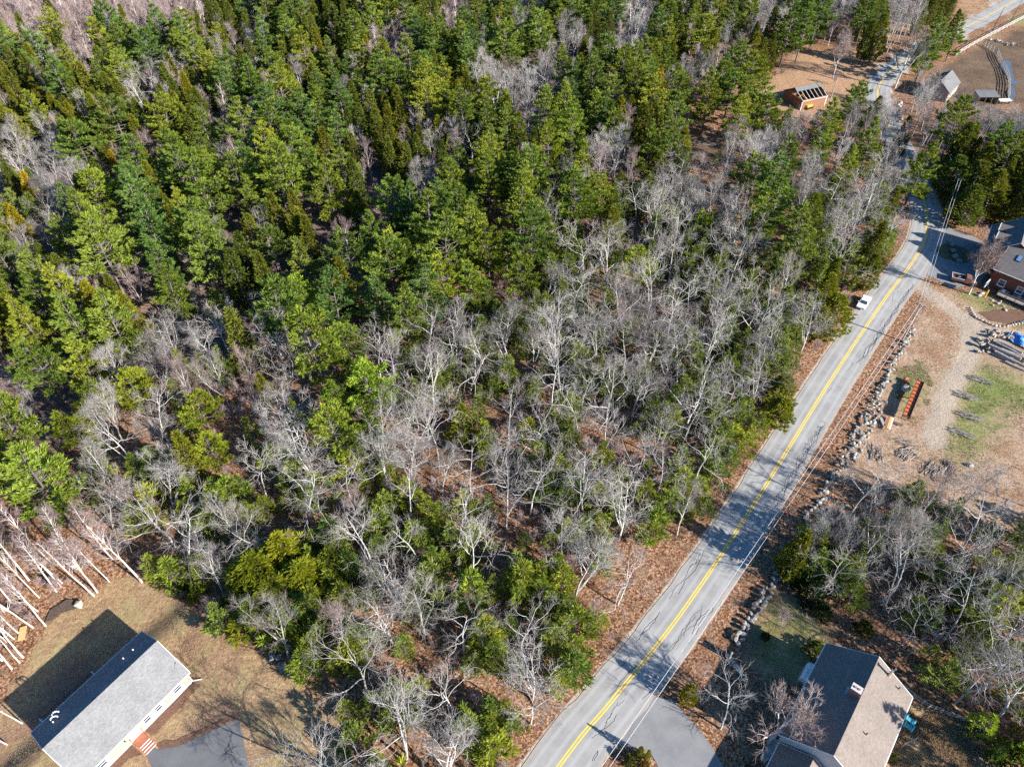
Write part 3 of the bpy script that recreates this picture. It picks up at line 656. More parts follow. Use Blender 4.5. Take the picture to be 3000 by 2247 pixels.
for wx in (-3.0, -8.5, -12.0):
    window(H2, wx, 5.1, 1.2, 1.1, 1.5, 1); window(H2, wx, -5.1, 1.2, 1.1, 1.5, -1)
for wy in (-2.4, 2.4): window(H2, wy, -.3, 1.2, 1.0, 1.5, 1, 'x')
window(H2, 0, -.3, 4.6, 1.0, 1.3, 1, 'x')
gw = empty('garage_wing', O2, A2, 'lower garage wing with dark roof joined to the gable house at the bottom edge', 'garage')
wall_box(gw, -24.5, -14.83, -1.7, 4.6, 0, 2.6, 4.55, 1.3, M['clap_grey'])
gable_roof(gw, -24.8, -14.82, 1.3, -2.0, 5.0, 4.75, 2.5, M['roof_tan'], trim=M['white'])
bk = empty('bulkhead_cover', O2, A2, 'white oblong cover against the shaded wall of the tan roofed house', 'cover')
MB().prism([(5.2, 0), (6.25, 0), (6.25, .8), (5.95, 1.15), (5.2, 1.3)], 'x', -4.6, -1.9).build('lid', M['white'], bk, bevel=.12)
box(-4.7, -1.8, 5.2, 6.35, 0, .12).build('curb', M['concrete'], bk)

# ---- red brown house, right edge
O3 = np.array([103.4, 125.4, 0.0]); A3 = math.atan2(-.71, .70)          # local x along the ridge, local y to the upper right
H3 = empty('brown_house', O3, A3, 'red brown house with two skylights in a grey brown roof at the right edge', 'house')
wall_box(H3, .3, 16, .4, 11.2, 0, 4.4, 7.7, 5.8, M['clap_red'])
sa, sb = gable_roof(H3, 0, 16.3, 5.8, 0, 11.6, 8.0, 4.5, M['roof_brown'], trim=M['white'])
for k, lx in enumerate((2.55, 5.15)):
    z0 = 4.5 + 3.5 * 3.0 / 5.8; z1 = 4.5 + 3.5 * 4.25 / 5.8
    f = MB().slab([(lx, 3.0, z0 + .16), (lx + .95, 3.0, z0 + .16), (lx + .95, 4.25, z1 + .16), (lx, 4.25, z1 + .16)], .22).build('skylight', M['black'], H3)
    MB().slab([(lx + .08, 3.08, z0 + .215), (lx + .87, 3.08, z0 + .215), (lx + .87, 4.17, z1 + .175), (lx + .08, 4.17, z1 + .175)], .02).build('pane', M['skyglass'], f)
for lx in (2.8, 6.5, 11): window(H3, lx, .4, 1.3, 1.2, 1.4, -1)
H3b = empty('shingled_wing', (110.1, 130.5, 0), math.atan2(.83, .55), 'tall wing of the brown house with dark shaded roof and white trimmed dormers', 'house')
wall_box(H3b, -2.5, 9.2, -5.2, 5.2, 0, 5.2, 8.8, 0, M['clap_red'])
gable_roof(H3b, -2.8, 9.5, 0, -5.6, 5.6, 9.1, 5.1, M['roof_brown'], trim=M['white'])
for lx in (1.2, 5.2):
    dm = MB().prism([(lx - .9, 5.6), (lx + .9, 5.6), (lx + .9, 7.2), (lx, 8.1), (lx - .9, 7.2)], 'y', 1.2, 4.2).build('dormer', M['clap_red'], H3b)
    m = MB()
    for sg in (-1, 1): m.slab([(lx, 4.45, 8.25), (lx, 1.0, 8.25), (lx + sg * 1.15, 1.0, 7.1), (lx + sg * 1.15, 4.45, 7.1)], .1)
    m.build('dormer_roof', M['roof_brown'], dm)
    m = MB()
    for sg in (-1, 1): m.bar((lx, 4.48, 8.24), (lx + sg * 1.17, 4.48, 7.08), .14, .16)
    m.build('rake_board', M['white'], dm)
dk = empty('porch_deck', O3, A3, 'dark railed deck along the foot of the red brown house wall', 'deck')
for i in range(10): box(3.3, 16, -2.6 + i * .29, -2.6 + i * .29 + .27, .75, .8).build('plank', M['greywood'], dk)
for i in range(8): box(3.3 + i * 1.8, 3.42 + i * 1.8, -2.66, -2.54, 0, 1.75).build('post', M['darkwood'], dk)
m = MB(); m.bar((3.3, -2.6, 1.78), (16, -2.6, 1.78), .12, .06); m.bar((3.3, -2.6, .95), (16, -2.6, .95), .06)
for i in range(80): m.box(3.4 + i * .155, 3.43 + i * .155, -2.62, -2.58, .95, 1.75)
m.build('railing', M['darkwood'], dk)
sw = random.Random(3)
for i in range(5):
    lx = 3.9 + i * 1.5 + sw.random() * .4
    t = empty('storage_tub', O3 + np.array([math.cos(A3) * lx + .6 * math.sin(A3) , math.sin(A3) * lx - .6 * math.cos(A3), .8]) - 0.0 * O3, A3 + sw.uniform(-.4, .4),
              ['white', 'dark', 'grey', 'pale', 'brown'][i] + ' box standing on the deck of the red brown house', 'box')
    mm_ = [M['white'], M['black'], M['steel'], M['concrete'], M['redwood']][i]
    MB().box(-.3, .3, -.22, .22, 0, .4).build('tub', mm_, t, bevel=.03); MB().box(-.33, .33, -.25, .25, .402, .46).build('lid', mm_, t)

# ---- cabin under construction, upper right
O4 = W(2352, 322); A4 = math.atan2(*(W(2430, 305) - W(2352, 322))[1::-1])
shl = empty('cabin', O4, A4, 'small brown cabin with open white rafters under half a grey roof', 'cabin')
L4 = 8.0
box(-1.2, -1.05, 0, 8.5, 0, 3.2).build('wall', M['board'], shl)
box(-1.05, L4, 0, .15, 0, 3.0).build('wall', M['board'], shl)
MB().prism([(0.16, 0), (8.5, 0), (8.5, 3.0), (4.2, 5.2), (0.16, 3.0)], 'x', L4 + .003, L4 + .15).build('wall', M['board'], shl)
box(-1.05, L4, 8.35, 8.5, 0, 3.0).build('wall', M['board'], shl)
MB().slab([(-1.4, 3.0, 4.62), (L4 + .4, 3.0, 4.62), (L4 + .4, 4.2, 5.4), (-1.4, 4.2, 5.4)], .12).build('roof_slope', M['roof_old'], shl)
MB().slab([(-1.4, 4.2, 5.396), (L4 + .4, 4.2, 5.396), (L4 + .4, 8.9, 2.9), (-1.4, 8.9, 2.9)], .12).build('roof_slope', M['roof_old'], shl)
for i in range(7):
    x = -1.2 + i * (L4 + 1.3) / 6
    MB().bar((x, -.4, 2.85), (x, 3.0, 4.5), .13, .2).build('rafter', M['concrete'], shl)
MB().bar((-1.3, -.45, 2.95), (L4 + .3, -.45, 2.95), .12, .2).build('fascia', M['concrete'], shl)
for x in (-1.1, L4 + .25): MB().box(x - .08, x + .08, -.12, .0, 0, 3.0).build('post', M['white'], shl)
M['bluetarp'] = simple('blue_tarpaulin', (0.03, 0.17, 0.50), 0.5, 0.35, 2.0)
MB().slab([(L4 + .2, 1.2, 2.4), (L4 + .2, 6.0, 2.6), (L4 + 1.6, 6.2, .2), (L4 + 1.5, 1.4, .1)], .04).build('tarp_cover', simple('pale_blue_tarp', (.16, .3, .42), .6, .3, 2), shl)
# ---- barn and run-in shed, far right
b0, b1, b2, b3 = (Wz(2790, 205, 6.0), Wz(2757, 237, 6.0), Wz(2778, 282, 3.0), Wz(2809, 249, 3.0))
ax = b1 - b0; Lb = np.linalg.norm(ax[:2]); A5 = math.atan2(ax[1], ax[0])
barn = empty('barn', (b0[0], b0[1], 0), A5, 'grey roofed barn among bare trees beside the brown paddock', 'barn')
hb = abs(float(np.dot(b3[:2] - b0[:2], (-math.sin(A5), math.cos(A5)))))
wall_box(barn, .2, Lb - .2, -hb + .3, hb - .3, 0, 3.0, 5.85, 0, M['greywood'])
gable_roof(barn, 0, Lb, 0, -hb, hb, 6.0, 3.0, M['roof_old'])
s0, s1, s2_ = Wz(2854, 265, 2.8), Wz(2915, 265, 2.8), Wz(2852, 286, 2.3)
rs_ = empty('run_in_shed', (s0[0], s0[1], 0), math.atan2(*(s1 - s0)[1::-1]), 'low shed with flat pale grey roof at the edge of the paddock', 'shed')
Ls = float(np.linalg.norm(s1 - s0)); Ds = float(abs(s2_[1] - s0[1]))
MB().slab([(0, -Ds, 2.4), (Ls, -Ds, 2.4), (Ls, 0, 2.9), (0, 0, 2.9)], .12).build('roof', M['roof_old'], rs_)
box(.2, Ls - .2, -.3, -.15, 0, 2.7).build('wall', M['greywood'], rs_); box(.2, .35, -Ds + .2, -.3, 0, 2.4).build('wall', M['greywood'], rs_); box(Ls - .35, Ls - .2, -Ds + .2, -.3, 0, 2.4).build('wall', M['greywood'], rs_)
for i in range(4): box(.2 + i * (Ls - .55) / 3, .35 + i * (Ls - .55) / 3, -Ds + .05, -Ds + .19, 0, 2.3).build('post', M['darkwood'], rs_)
fh = empty('grey_house', Wz(2992, 405, 0), R(35), 'house cut by the right edge with a blue grey roof below the paddock', 'house')
wall_box(fh, 0, 12, -4, 4, 0, 3.5, 6.2, 0, M['clap_grey']); gable_roof(fh, -.3, 12.3, 0, -4.4, 4.4, 6.4, 3.4, M['roof_brown'], trim=M['white'])
# ================================================================== TREES: prototypes
rng = np.random.RandomState(21)
def unit(v): return v / (np.linalg.norm(v) + 1e-9)
class Tubes:
    def __init__(s): s.g = {}; s.mi = {}
    def add(s, pts, rad, k, m=0): s.g.setdefault((len(pts), k, m), []).append((pts, rad))
    def arrays(s):
        V = []; F = []; MI = []; base = 0
        for (n, k, m), lst in s.g.items():
            Pn = np.array([a for a, _ in lst]); Rn = np.array([b for _, b in lst]); B = len(lst)
            t = np.empty_like(Pn); t[:, 1:-1] = Pn[:, 2:] - Pn[:, :-2]; t[:, 0] = Pn[:, 1] - Pn[:, 0]; t[:, -1] = Pn[:, -1] - Pn[:, -2]
            t /= np.linalg.norm(t, axis=-1, keepdims=True) + 1e-9
            ref = np.where(np.abs(t[..., 2:3]) < 0.9, np.array([0.0, 0.0, 1.0]), np.array([0.0, 1.0, 0.0]))
            ref = np.broadcast_to(ref, t.shape)
            u = np.cross(t, ref); u /= np.linalg.norm(u, axis=-1, keepdims=True) + 1e-9; q = np.cross(u, t)
            a = np.arange(k) * 2 * np.pi / k
            ring = Pn[:, :, None] + Rn[:, :, None, None] * (np.cos(a)[:, None] * u[:, :, None] + np.sin(a)[:, None] * q[:, :, None])
            V.append(ring.reshape(-1, 3))
            b = np.arange(B)[:, None, None] * n * k; i = np.arange(n - 1)[None, :, None] * k; j = np.arange(k)[None, None, :]; j2 = (j + 1) % k
            f = np.stack([base + b + i + j, base + b + i + j2, base + b + i + k + j2, base + b + i + k + j], -1).reshape(-1, 4)
            F.append(f); MI.append(np.full(len(f), m)); base += B * n * k
        return np.concatenate(V), F, np.concatenate(MI)
def path(rg, p, d, L, n, wander, up, kink=0.0):
    pts = [p]; d = unit(d); st = L / (n - 1)
    for i in range(n - 1):
        d = d + rg.normal(0, wander, 3) + np.array([0, 0, up])
        if kink and i % 2: d = d + unit(np.cross(d, rg.normal(0, 1, 3))) * kink
        d = unit(d); pts.append(pts[-1] + d * st)
    return np.array(pts)
def along(pts, t):
    x = t * (len(pts) - 1); i = min(int(x), len(pts) - 2); f = x - i
    return pts[i] * (1 - f) + pts[i + 1] * f, unit(pts[i + 1] - pts[i])
def side_dir(rg, d, ang, az=None):
    a = unit(np.cross(d, (0.3, 0.1, 0.95) if abs(d[2]) < .9 else (1, 0.1, 0))); b = np.cross(d, a)
    az = rg.uniform(0, 2 * np.pi) if az is None else az
    return math.cos(ang) * d + math.sin(ang) * (math.cos(az) * a + math.sin(az) * b)

def bare(seed, H=14.0, first=0.36, nl=9, spread=0.42, ang=(0.6, 1.05), kink=0.32, up=0.07, n2=5, n3=4, n4=2, r0=0.17, thick=1.0, twin=0, twr=0.017, trunkmat='bark', twigmat='twig', lean=0.05, wander=0.11, l4=(0.5, 1.0)):
    rg = np.random.RandomState(seed); A = Tubes(); C = Tubes()
    stems = [path(rg, np.zeros(3), np.array([rg.normal(0, lean), rg.normal(0, lean), 1]), H * .92, 12, 0.045, 0.05, kink * .22)]
    for k in range(twin):
        p, d = along(stems[0], rg.uniform(.12, .3)); stems.append(path(rg, p, side_dir(rg, d, rg.uniform(.35, .55)), H * rg.uniform(.6, .75), 10, 0.06, 0.09, kink * .3))
    for si, stem in enumerate(stems):
        f = np.linspace(1, 0.1, len(stem)) ** 0.85; rs0 = r0 * (1 if si == 0 else .7)
        A.add(stem, rs0 * f, 7)
        Hs = H if si == 0 else H * .75; m = nl if si == 0 else max(3, nl // 2)
        for i in range(m):
            t = first + (0.97 - first) * (i + rg.uniform(0, .8)) / m if si == 0 else rg.uniform(.35, .95)
            p, d = along(stem, t); L = Hs * spread * (1.08 - 0.62 * t) * rg.uniform(.75, 1.25)
            l1 = path(rg, p, side_dir(rg, d, rg.uniform(*ang), i * 2.4 + rg.uniform(-.5, .5)), L, 9, wander, up, kink)
            r1 = max(.03, min(rs0 * (1 - t * .75) * .62, .02 + L * .022)) * thick
            A.add(l1, r1 * np.linspace(1, .3, 9), 5)
            for j in range(n2):
                t2 = rg.uniform(.22, 1.0); p2, d2 = along(l1, t2); L2 = L * rg.uniform(.32, .58) * (1.15 - .5 * t2)
                l2 = path(rg, p2, side_dir(rg, d2, rg.uniform(.45, 1.0)), L2, 6, wander, up * 1.1, kink)
                r2 = max(.022, r1 * .55 * (1 - .4 * t2)) * thick; C.add(l2, r2 * np.linspace(1, .4, 6), 4)
                for k in range(n3):
                    t3 = rg.uniform(.2, 1); p3, d3 = along(l2, t3); L3 = L2 * rg.uniform(.4, .75)
                    l3 = path(rg, p3, side_dir(rg, d3, rg.uniform(.4, .9)), L3, 4, wander, up, kink)
                    C.add(l3, max(twr * 1.25, r2 * .6) * np.linspace(1, .5, 4), 3)
                    for q in range(n4):
                        p4, d4 = along(l3, rg.uniform(.25, 1)); L4 = rg.uniform(*l4)
                        l4_ = path(rg, p4, side_dir(rg, d4, rg.uniform(.3, .85)), L4, 3, .1, up)
                        C.add(l4_, twr * np.array([1, .8, .35]), 3)
    out = []
    for nm, T, mt in (('trunk', A, trunkmat), ('crown', C, twigmat)):
        V, F, mi = T.arrays(); out.append((V, F, [M[mt]], mi, True))
    return out, H

def blades(rg, P0, D, n, ln, wd, cone):
    """n thin leaf blades from each point P0 around direction D -> V, F"""
    P0 = np.repeat(P0, n, 0); D = np.repeat(D, n, 0); N = len(P0)
    d = D + rg.normal(0, cone, (N, 3)); d /= np.linalg.norm(d, axis=1, keepdims=True) + 1e-9
    s = np.cross(d, rg.normal(0, 1, (N, 3))); s /= np.linalg.norm(s, axis=1, keepdims=True) + 1e-9
    L = (ln * rg.uniform(.6, 1.25, N))[:, None]; Wd = (wd * rg.uniform(.7, 1.3, N))[:, None]
    a = P0 + s * Wd * .35; b = P0 - s * Wd * .35; m1_ = P0 + d * L * .55 - s * Wd * .5; tp = P0 + d * L; m2_ = P0 + d * L * .55 + s * Wd * .5
    V = np.stack([(a + b) / 2, m1_, tp, m2_], 1).reshape(-1, 3)
    return V, np.arange(N * 4).reshape(N, 4)

def pine(seed, H=17.0, base=0.3, Rr=4.0, gap=0.92, nb=6, shape=0.75, plume=13, blade=(0.62, 0.13), nbl=7, fol='pine', rise=0.12, open_=0.12, flat=False):
    rg = np.random.RandomState(seed); A = Tubes(); P0 = []; D = []
    stem = path(rg, np.zeros(3), np.array([rg.normal(0, .02), rg.normal(0, .02), 1]), H, 12, 0.012, 0.05)
    A.add(stem, np.linspace(.2, .03, 12) * H / 17, 7)
    z = base
    while z < 0.985:
        t = (z - base) / (1 - base); prof = (1 - t) ** shape * (0.62 + 0.38 * min(1, t / .25))
        for b in range(nb + rg.randint(-1, 2)):
            if rg.uniform() < open_: continue
            az = rg.uniform(0, 2 * np.pi); L = max(.5, Rr * prof * rg.uniform(.55, 1.2)); el = rise + .75 * t ** 1.6 + rg.normal(0, .1)
            p, _ = along(stem, min(.999, z + rg.uniform(-.01, .01)))
            d = np.array([math.cos(az) * math.cos(el), math.sin(az) * math.cos(el), math.sin(el)])
            br = path(rg, p, d, L, 5, .06, .05)
            A.add(br, np.linspace(.055, .012, 5) * (L / 3 + .3), 3)
            sd = unit(np.cross(d, (0, 0, 1)))
            npl = max(4, int(plume * L / Rr * 1.2))
            for q in range(npl):
                tt = rg.uniform(.28, 1.0) ** .8; pp, dd = along(br, min(tt, .999))
                lat = rg.uniform(-1, 1) * L * .34 * (1.12 - tt)
                pp = pp + sd * lat + np.array([0, 0, rg.normal(0, .06)]) + dd * abs(lat) * .35
                P0.append(pp); D.append(unit(dd * .7 + sd * np.sign(lat) * .35 + np.array([0, 0, .4])))
        z += gap / H * rg.uniform(.8, 1.25)
    p, _ = along(stem, .99)
    for q in range(7): P0.append(p + rg.normal(0, .12, 3)); D.append(np.array([0, 0, 1.0]))
    V, F = blades(rg, np.array(P0), np.array(D), nbl, blade[0], blade[1], .36)
    tv, tf, tm = A.arrays()
    return [(tv, tf, [M['pinebark']], tm, True), (V, [F], [M[fol]], None, False)], H

def hemlock(seed, H=13.0, base=0.1, Rr=2.7, n=620, nbl=9, blade=(0.55, 0.15), fol='hem', power=0.7, outw=.45, lobes=7):
    rg = np.random.RandomState(seed); A = Tubes()
    stem = path(rg, np.zeros(3), np.array([rg.normal(0, .02), rg.normal(0, .02), 1]), H * .97, 8, 0.01, 0.05)
    A.add(stem, np.linspace(.17, .02, 8) * H / 13, 6)
    ph = rg.uniform(0, 6.28, lobes); P0 = []; D = []
    for i in range(n):
        t = rg.uniform(0, 1) ** 1.15; z = H * (base + (1 - base) * t)
        prof = (1 - t) ** power * (0.55 + .45 * min(1, t / .18)); az = rg.uniform(0, 6.283)
        lob = .78 + .3 * math.sin(3 * az + ph[0] + t * 5) * math.sin(9 * t + ph[1]) + .16 * math.sin(5 * az + ph[2] - 7 * t)
        rr = Rr * prof * lob * rg.uniform(.55, 1.08) ** .6
        P0.append((stem[-1][0] * t + math.cos(az) * rr, stem[-1][1] * t + math.sin(az) * rr, z + rg.normal(0, .15)))
        D.append(unit(np.array([math.cos(az) * outw, math.sin(az) * outw, .75])))
        if rg.uniform() < .12: A.add(path(rg, np.array([stem[-1][0] * t, stem[-1][1] * t, z - rr * .35]), np.array([math.cos(az), math.sin(az), .35]), max(.4, rr * .95), 3, .03, 0), np.array([.04, .03, .012]), 3)
    for q in range(6): P0.append(tuple(stem[-1] + rg.normal(0, .1, 3))); D.append(np.array([0, 0, 1.0]))
    V, F = blades(rg, np.array(P0), np.array(D), nbl, blade[0], blade[1], .38)
    tv, tf, tm = A.arrays()
    return [(tv, tf, [M['pinebark']], tm, True), (V, [F], [M[fol]], None, False)], H

def birch(seed, H=16.0, pink=True):
    rg = np.random.RandomState(seed); A = Tubes(); C = Tubes()
    lean = rg.normal(0, .05, 2)
    stem = path(rg, np.zeros(3), np.array([lean[0], lean[1], 1]), H, 12, 0.022, 0.02); A.add(stem, np.linspace(.15, .02, 12), 7)
    if rg.uniform() < .5:
        p, d = along(stem, .35); s2_ = path(rg, p, side_dir(rg, d, .22), H * .6, 8, .03, .03); A.add(s2_, np.linspace(.09, .02, 8), 5); st2 = [stem, s2_]
    else: st2 = [stem]
    for st_ in st2:
        for i in range(24):
            t = rg.uniform(.4, .99); p, d = along(st_, t); L = H * .17 * (1.25 - t) * rg.uniform(.7, 1.4)
            l1 = path(rg, p, side_dir(rg, d, rg.uniform(.45, .8)), L, 5, .07, .05); C.add(l1, np.linspace(.04, .015, 5), 3, 0)
            for j in range(6):
                p2, d2 = along(l1, rg.uniform(.3, 1)); l2 = path(rg, p2, side_dir(rg, d2, rg.uniform(.3, .7)), L * rg.uniform(.3, .6), 3, .08, .02); C.add(l2, np.array([.018, .015, .008]), 3, 1)
                for q in range(4):
                    p3, d3 = along(l2, rg.uniform(.3, 1)); C.add(path(rg, p3, side_dir(rg, d3, .5), rg.uniform(.3, .7), 3, .1, 0), np.array([.014, .011, .006]), 3, 1)
    a = A.arrays(); c = C.arrays()
    return [(a[0], a[1], [M['birch']], a[2], True), (c[0], c[1], [M['birch'], M['pinktwig']], c[2], True)], H

PROTO = {}
def register(kind, name, plist):
    PROTO[kind] = []
    for i, (parts, H) in enumerate(plist):
        (tv, tf, tmats, tmi, ts), (cv, cf, cmats, cmi, cs) = parts
        trunk = mesh_np('trunk', tv, tf, tmats, tmi, ts); crown = mesh_np('crown', cv, cf, cmats, cmi, cs)
        F = [f for f in tf] + [f + len(tv) for f in cf]
        n_t = sum(len(f) for f in tf); n_c = sum(len(f) for f in cf)
        mi = np.concatenate([np.zeros(n_t, int), (np.zeros(n_c, int) if cmi is None else np.asarray(cmi)) + 1])
        whole = mesh_np(name, np.concatenate([tv, cv]), F, list(tmats) + list(cmats), mi, False)
        PROTO[kind].append((trunk, crown, whole, H))
register('oak', 'bare_tree', [bare(100 + i, H=h, twin=t, spread=sp * 1.32, first=fi, kink=k * 1.1, nl=8, n2=5, n3=4, n4=3, thick=1.0, r0=.175, ang=(.7, 1.15), up=.055, wander=.16, l4=(.5, 1.2), twr=.012) for i, (h, t, sp, fi, k) in enumerate(
    [(14, 0, .44, .42, .36), (15, 1, .40, .45, .34), (13, 1, .48, .36, .42), (14, 0, .38, .5, .3), (12, 2, .44, .34, .40), (15, 0, .42, .46, .38), (13.5, 1, .36, .5, .34), (11, 0, .5, .3, .44), (16, 0, .36, .52, .3), (12.5, 2, .40, .42, .38)])])
register('maple', 'twiggy_tree', [bare(200 + i, H=h, twin=t, spread=sp, first=.3, kink=.14, ang=(.45, .75), up=.13, nl=10, n2=5, n3=5, n4=4, twr=.0095, r0=.14, thick=.9, twigmat=tm, wander=.07) for i, (h, t, sp, tm) in enumerate(
    [(13, 0, .36, 'twig'), (14, 1, .34, 'twig'), (12, 1, .38, 'twig'), (13, 0, .32, 'pinktwig')])])
register('sapling', 'red_maple_sapling', [bare(300 + i, H=h, twin=t, spread=.30, first=.25, kink=.06, ang=(.35, .6), up=.12, nl=10, n2=4, n3=4, n4=4, twr=.010, r0=.085, trunkmat='birch' if i == 2 else 'twig', twigmat=tm, wander=.05, l4=(.4, .8)) for i, (h, t, tm) in enumerate(
    [(10, 1, 'pinktwig'), (11, 0, 'redtwig'), (12, 0, 'pinktwig'), (9, 2, 'redtwig')])])
register('birch', 'white_birch', [birch(400 + i, h) for i, h in enumerate((17, 15, 18, 14))])
register('pine', 'white_pine', [pine(500 + i, H=h, base=b, Rr=r, shape=s, open_=o_, plume=pl) for i, (h, b, r, s, o_, pl) in enumerate(
    [(17, .26, 4.6, .66, .1, 28), (18, .22, 4.4, .75, .12, 28), (16, .34, 4.9, .5, .14, 29), (17, .18, 4.2, .8, .08, 27), (15, .4, 4.6, .45, .12, 28)])])
register('hem', 'hemlock', [hemlock(600 + i, H=h, Rr=r, power=p, base=b) for i, (h, r, p, b) in enumerate(
    [(13, 2.6, .75, .06), (14, 2.9, .65, .1), (12, 2.4, .85, .05), (13.5, 2.2, .7, .12)])])
register('young', 'young_hemlock', [pine(700 + i, H=h, base=.08, Rr=r, gap=.5, nb=5, shape=.8, plume=11, blade=(.46, .075), nbl=7, fol='young', rise=.12, open_=.22) for i, (h, r) in enumerate([(6.0, 2.0), (7.5, 2.2), (4.2, 1.7)])]
         + [hemlock(720 + i, H=h, Rr=r, power=.8, base=.1, n=230, nbl=8, blade=(.5, .085), fol='young', outw=.8) for i, (h, r) in enumerate([(6.5, 1.9), (8.0, 2.1), (5.0, 1.7)])])
register('cedar', 'cedar', [hemlock(800 + i, H=h, Rr=r, power=.55, base=.02, n=430, nbl=10, blade=(.4, .13), outw=.3) for i, (h, r) in enumerate([(7, 1.5), (8, 1.8)])])
register('shrub', 'evergreen_shrub', [hemlock(850 + i, H=h, Rr=r, power=.42, base=.0, n=330, nbl=10, blade=(.3, .13), outw=.6, fol='shrub') for i, (h, r) in enumerate([(2.6, 1.7), (2.2, 2.0), (3.0, 1.6)])])
register('ornam', 'ornamental_tree', [bare(901, H=8.0, first=.22, nl=9, spread=.62, ang=(.7, 1.2), kink=.22, up=.09, n2=7, n3=6, n4=5, r0=.2, twigmat='redtwig', twr=.012, l4=(.35, .7))])
register('spread', 'bare_tree', [bare(911, H=17, first=.28, nl=12, spread=.52, ang=(.55, 1.0), kink=.2, up=.1, n2=7, n3=6, n4=5, r0=.32, twigmat='twig', twr=.018), bare(912, H=13, first=.25, nl=12, spread=.5, ang=(.45, .8), kink=.1, up=.12, n2=7, n3=6, n4=6, r0=.22, twigmat='redtwig', twr=.016)])

# ================================================================== TREES: planting
ZMAP = [
    [1, 1, 1, 1, 1, 1, 2, 4, 3, 2, 2, 3, 2, 1, 3, 5, 3, 3, 5, 3, 3, 3, 5, 3, 5, 2, 5, 2, 0, 0],
    [4, 3, 1, 3, 3, 4, 4, 4, 2, 2, 2, 1, 3, 3, 4, 3, 5, 2, 5, 2, 4, 5, 2, 3, 0, 2, 0, 3, 0, 0],
    [2, 3, 2, 2, 5, 2, 3, 2, 4, 3, 3, 3, 3, 2, 5, 5, 4, 3, 3, 3, 5, 3, 0, 0, 0, 0, 0, 5, 0, 0],
    [2, 4, 2, 2, 2, 2, 1, 1, 3, 3, 2, 2, 4, 4, 2, 5, 3, 3, 4, 3, 4, 3, 3, 5, 3, 5, 5, 5, 5, 5],
    [5, 5, 2, 1, 1, 3, 3, 3, 3, 2, 4, 2, 2, 5, 3, 4, 6, 5, 5, 4, 0, 5, 5, 5, 3, 4, 5, 3, 2, 2],
    [9, 5, 5, 3, 2, 3, 3, 3, 3, 3, 2, 5, 5, 3, 3, 3, 6, 3, 6, 6, 5, 5, 3, 5, 6, 6, 5, 3, 2, 2],
    [4, 5, 2, 3, 3, 4, 5, 3, 2, 5, 5, 3, 3, 3, 3, 3, 6, 9, 6, 6, 6, 6, 3, 3, 6, 6, 6, 0, 2, 0],
    [4, 2, 3, 3, 4, 4, 2, 2, 5, 5, 5, 3, 3, 3, 3, 3, 6, 6, 3, 6, 6, 6, 6, 3, 6, 9, 0, 0, 0, 0],
    [4, 3, 4, 4, 3, 5, 5, 5, 3, 3, 3, 3, 3, 5, 6, 6, 6, 6, 7, 7, 6, 6, 6, 6, 9, 0, 0, 0, 0, 0],
    [4, 5, 3, 3, 5, 5, 5, 5, 3, 3, 3, 4, 6, 6, 6, 6, 6, 6, 6, 7, 7, 6, 6, 6, 9, 0, 0, 0, 0, 0],
    [5, 3, 3, 5, 5, 5, 5, 4, 5, 3, 6, 6, 6, 6, 6, 7, 6, 6, 6, 7, 6, 6, 6, 6, 0, 0, 0, 0, 0, 0],
    [5, 5, 9, 9, 5, 5, 5, 4, 5, 3, 3, 6, 6, 6, 7, 7, 6, 7, 7, 6, 6, 7, 6, 6, 0, 0, 0, 0, 0, 0],
    [5, 2, 9, 5, 5, 9, 3, 5, 5, 3, 6, 6, 7, 2, 7, 6, 6, 7, 7, 6, 7, 6, 6, 0, 0, 0, 0, 0, 0, 0],
    [3, 5, 5, 5, 5, 9, 6, 6, 6, 6, 6, 6, 6, 6, 7, 7, 6, 6, 6, 7, 6, 6, 0, 0, 0, 0, 0, 0, 0, 0],
    [3, 3, 5, 5, 6, 6, 6, 6, 6, 6, 6, 6, 6, 6, 7, 7, 7, 6, 6, 6, 6, 0, 0, 0, 0, 5, 5, 5, 5, 5],
    [2, 8, 8, 8, 5, 2, 5, 6, 6, 6, 7, 6, 6, 6, 7, 7, 6, 6, 7, 0, 0, 0, 0, 2, 5, 5, 5, 6, 6, 5],
    [8, 8, 8, 8, 5, 9, 5, 9, 9, 6, 6, 7, 6, 6, 7, 6, 6, 7, 0, 0, 0, 0, 0, 2, 6, 6, 5, 6, 6, 6],
    [8, 8, 0, 0, 0, 9, 9, 9, 9, 9, 6, 7, 6, 7, 6, 7, 6, 7, 0, 0, 0, 0, 0, 0, 0, 0, 0, 6, 6, 6],
    [8, 8, 0, 0, 0, 0, 0, 9, 9, 9, 6, 6, 7, 6, 6, 6, 6, 7, 0, 0, 0, 0, 0, 0, 0, 0, 0, 6, 6, 6],
    [8, 0, 0, 0, 0, 0, 0, 0, 0, 0, 5, 5, 6, 7, 7, 7, 7, 7, 0, 0, 0, 0, 0, 0, 0, 0, 0, 0, 6, 6],
    [0, 0, 0, 0, 0, 0, 0, 0, 0, 5, 5, 6, 6, 6, 6, 6, 7, 0, 0, 0, 0, 0, 0, 0, 0, 0, 0, 0, 2, 6],
    [0, 0, 0, 0, 0, 0, 0, 0, 0, 5, 5, 7, 6, 7, 6, 7, 0, 0, 0, 0, 0, 0, 0, 0, 0, 0, 0, 0, 0, 2],
    [0, 0, 0, 0, 0, 0, 0, 0, 0, 5, 5, 5, 7, 6, 7, 7, 0, 0, 0, 0, 0, 0, 0, 0, 0, 0, 0, 0, 0, 2],
]
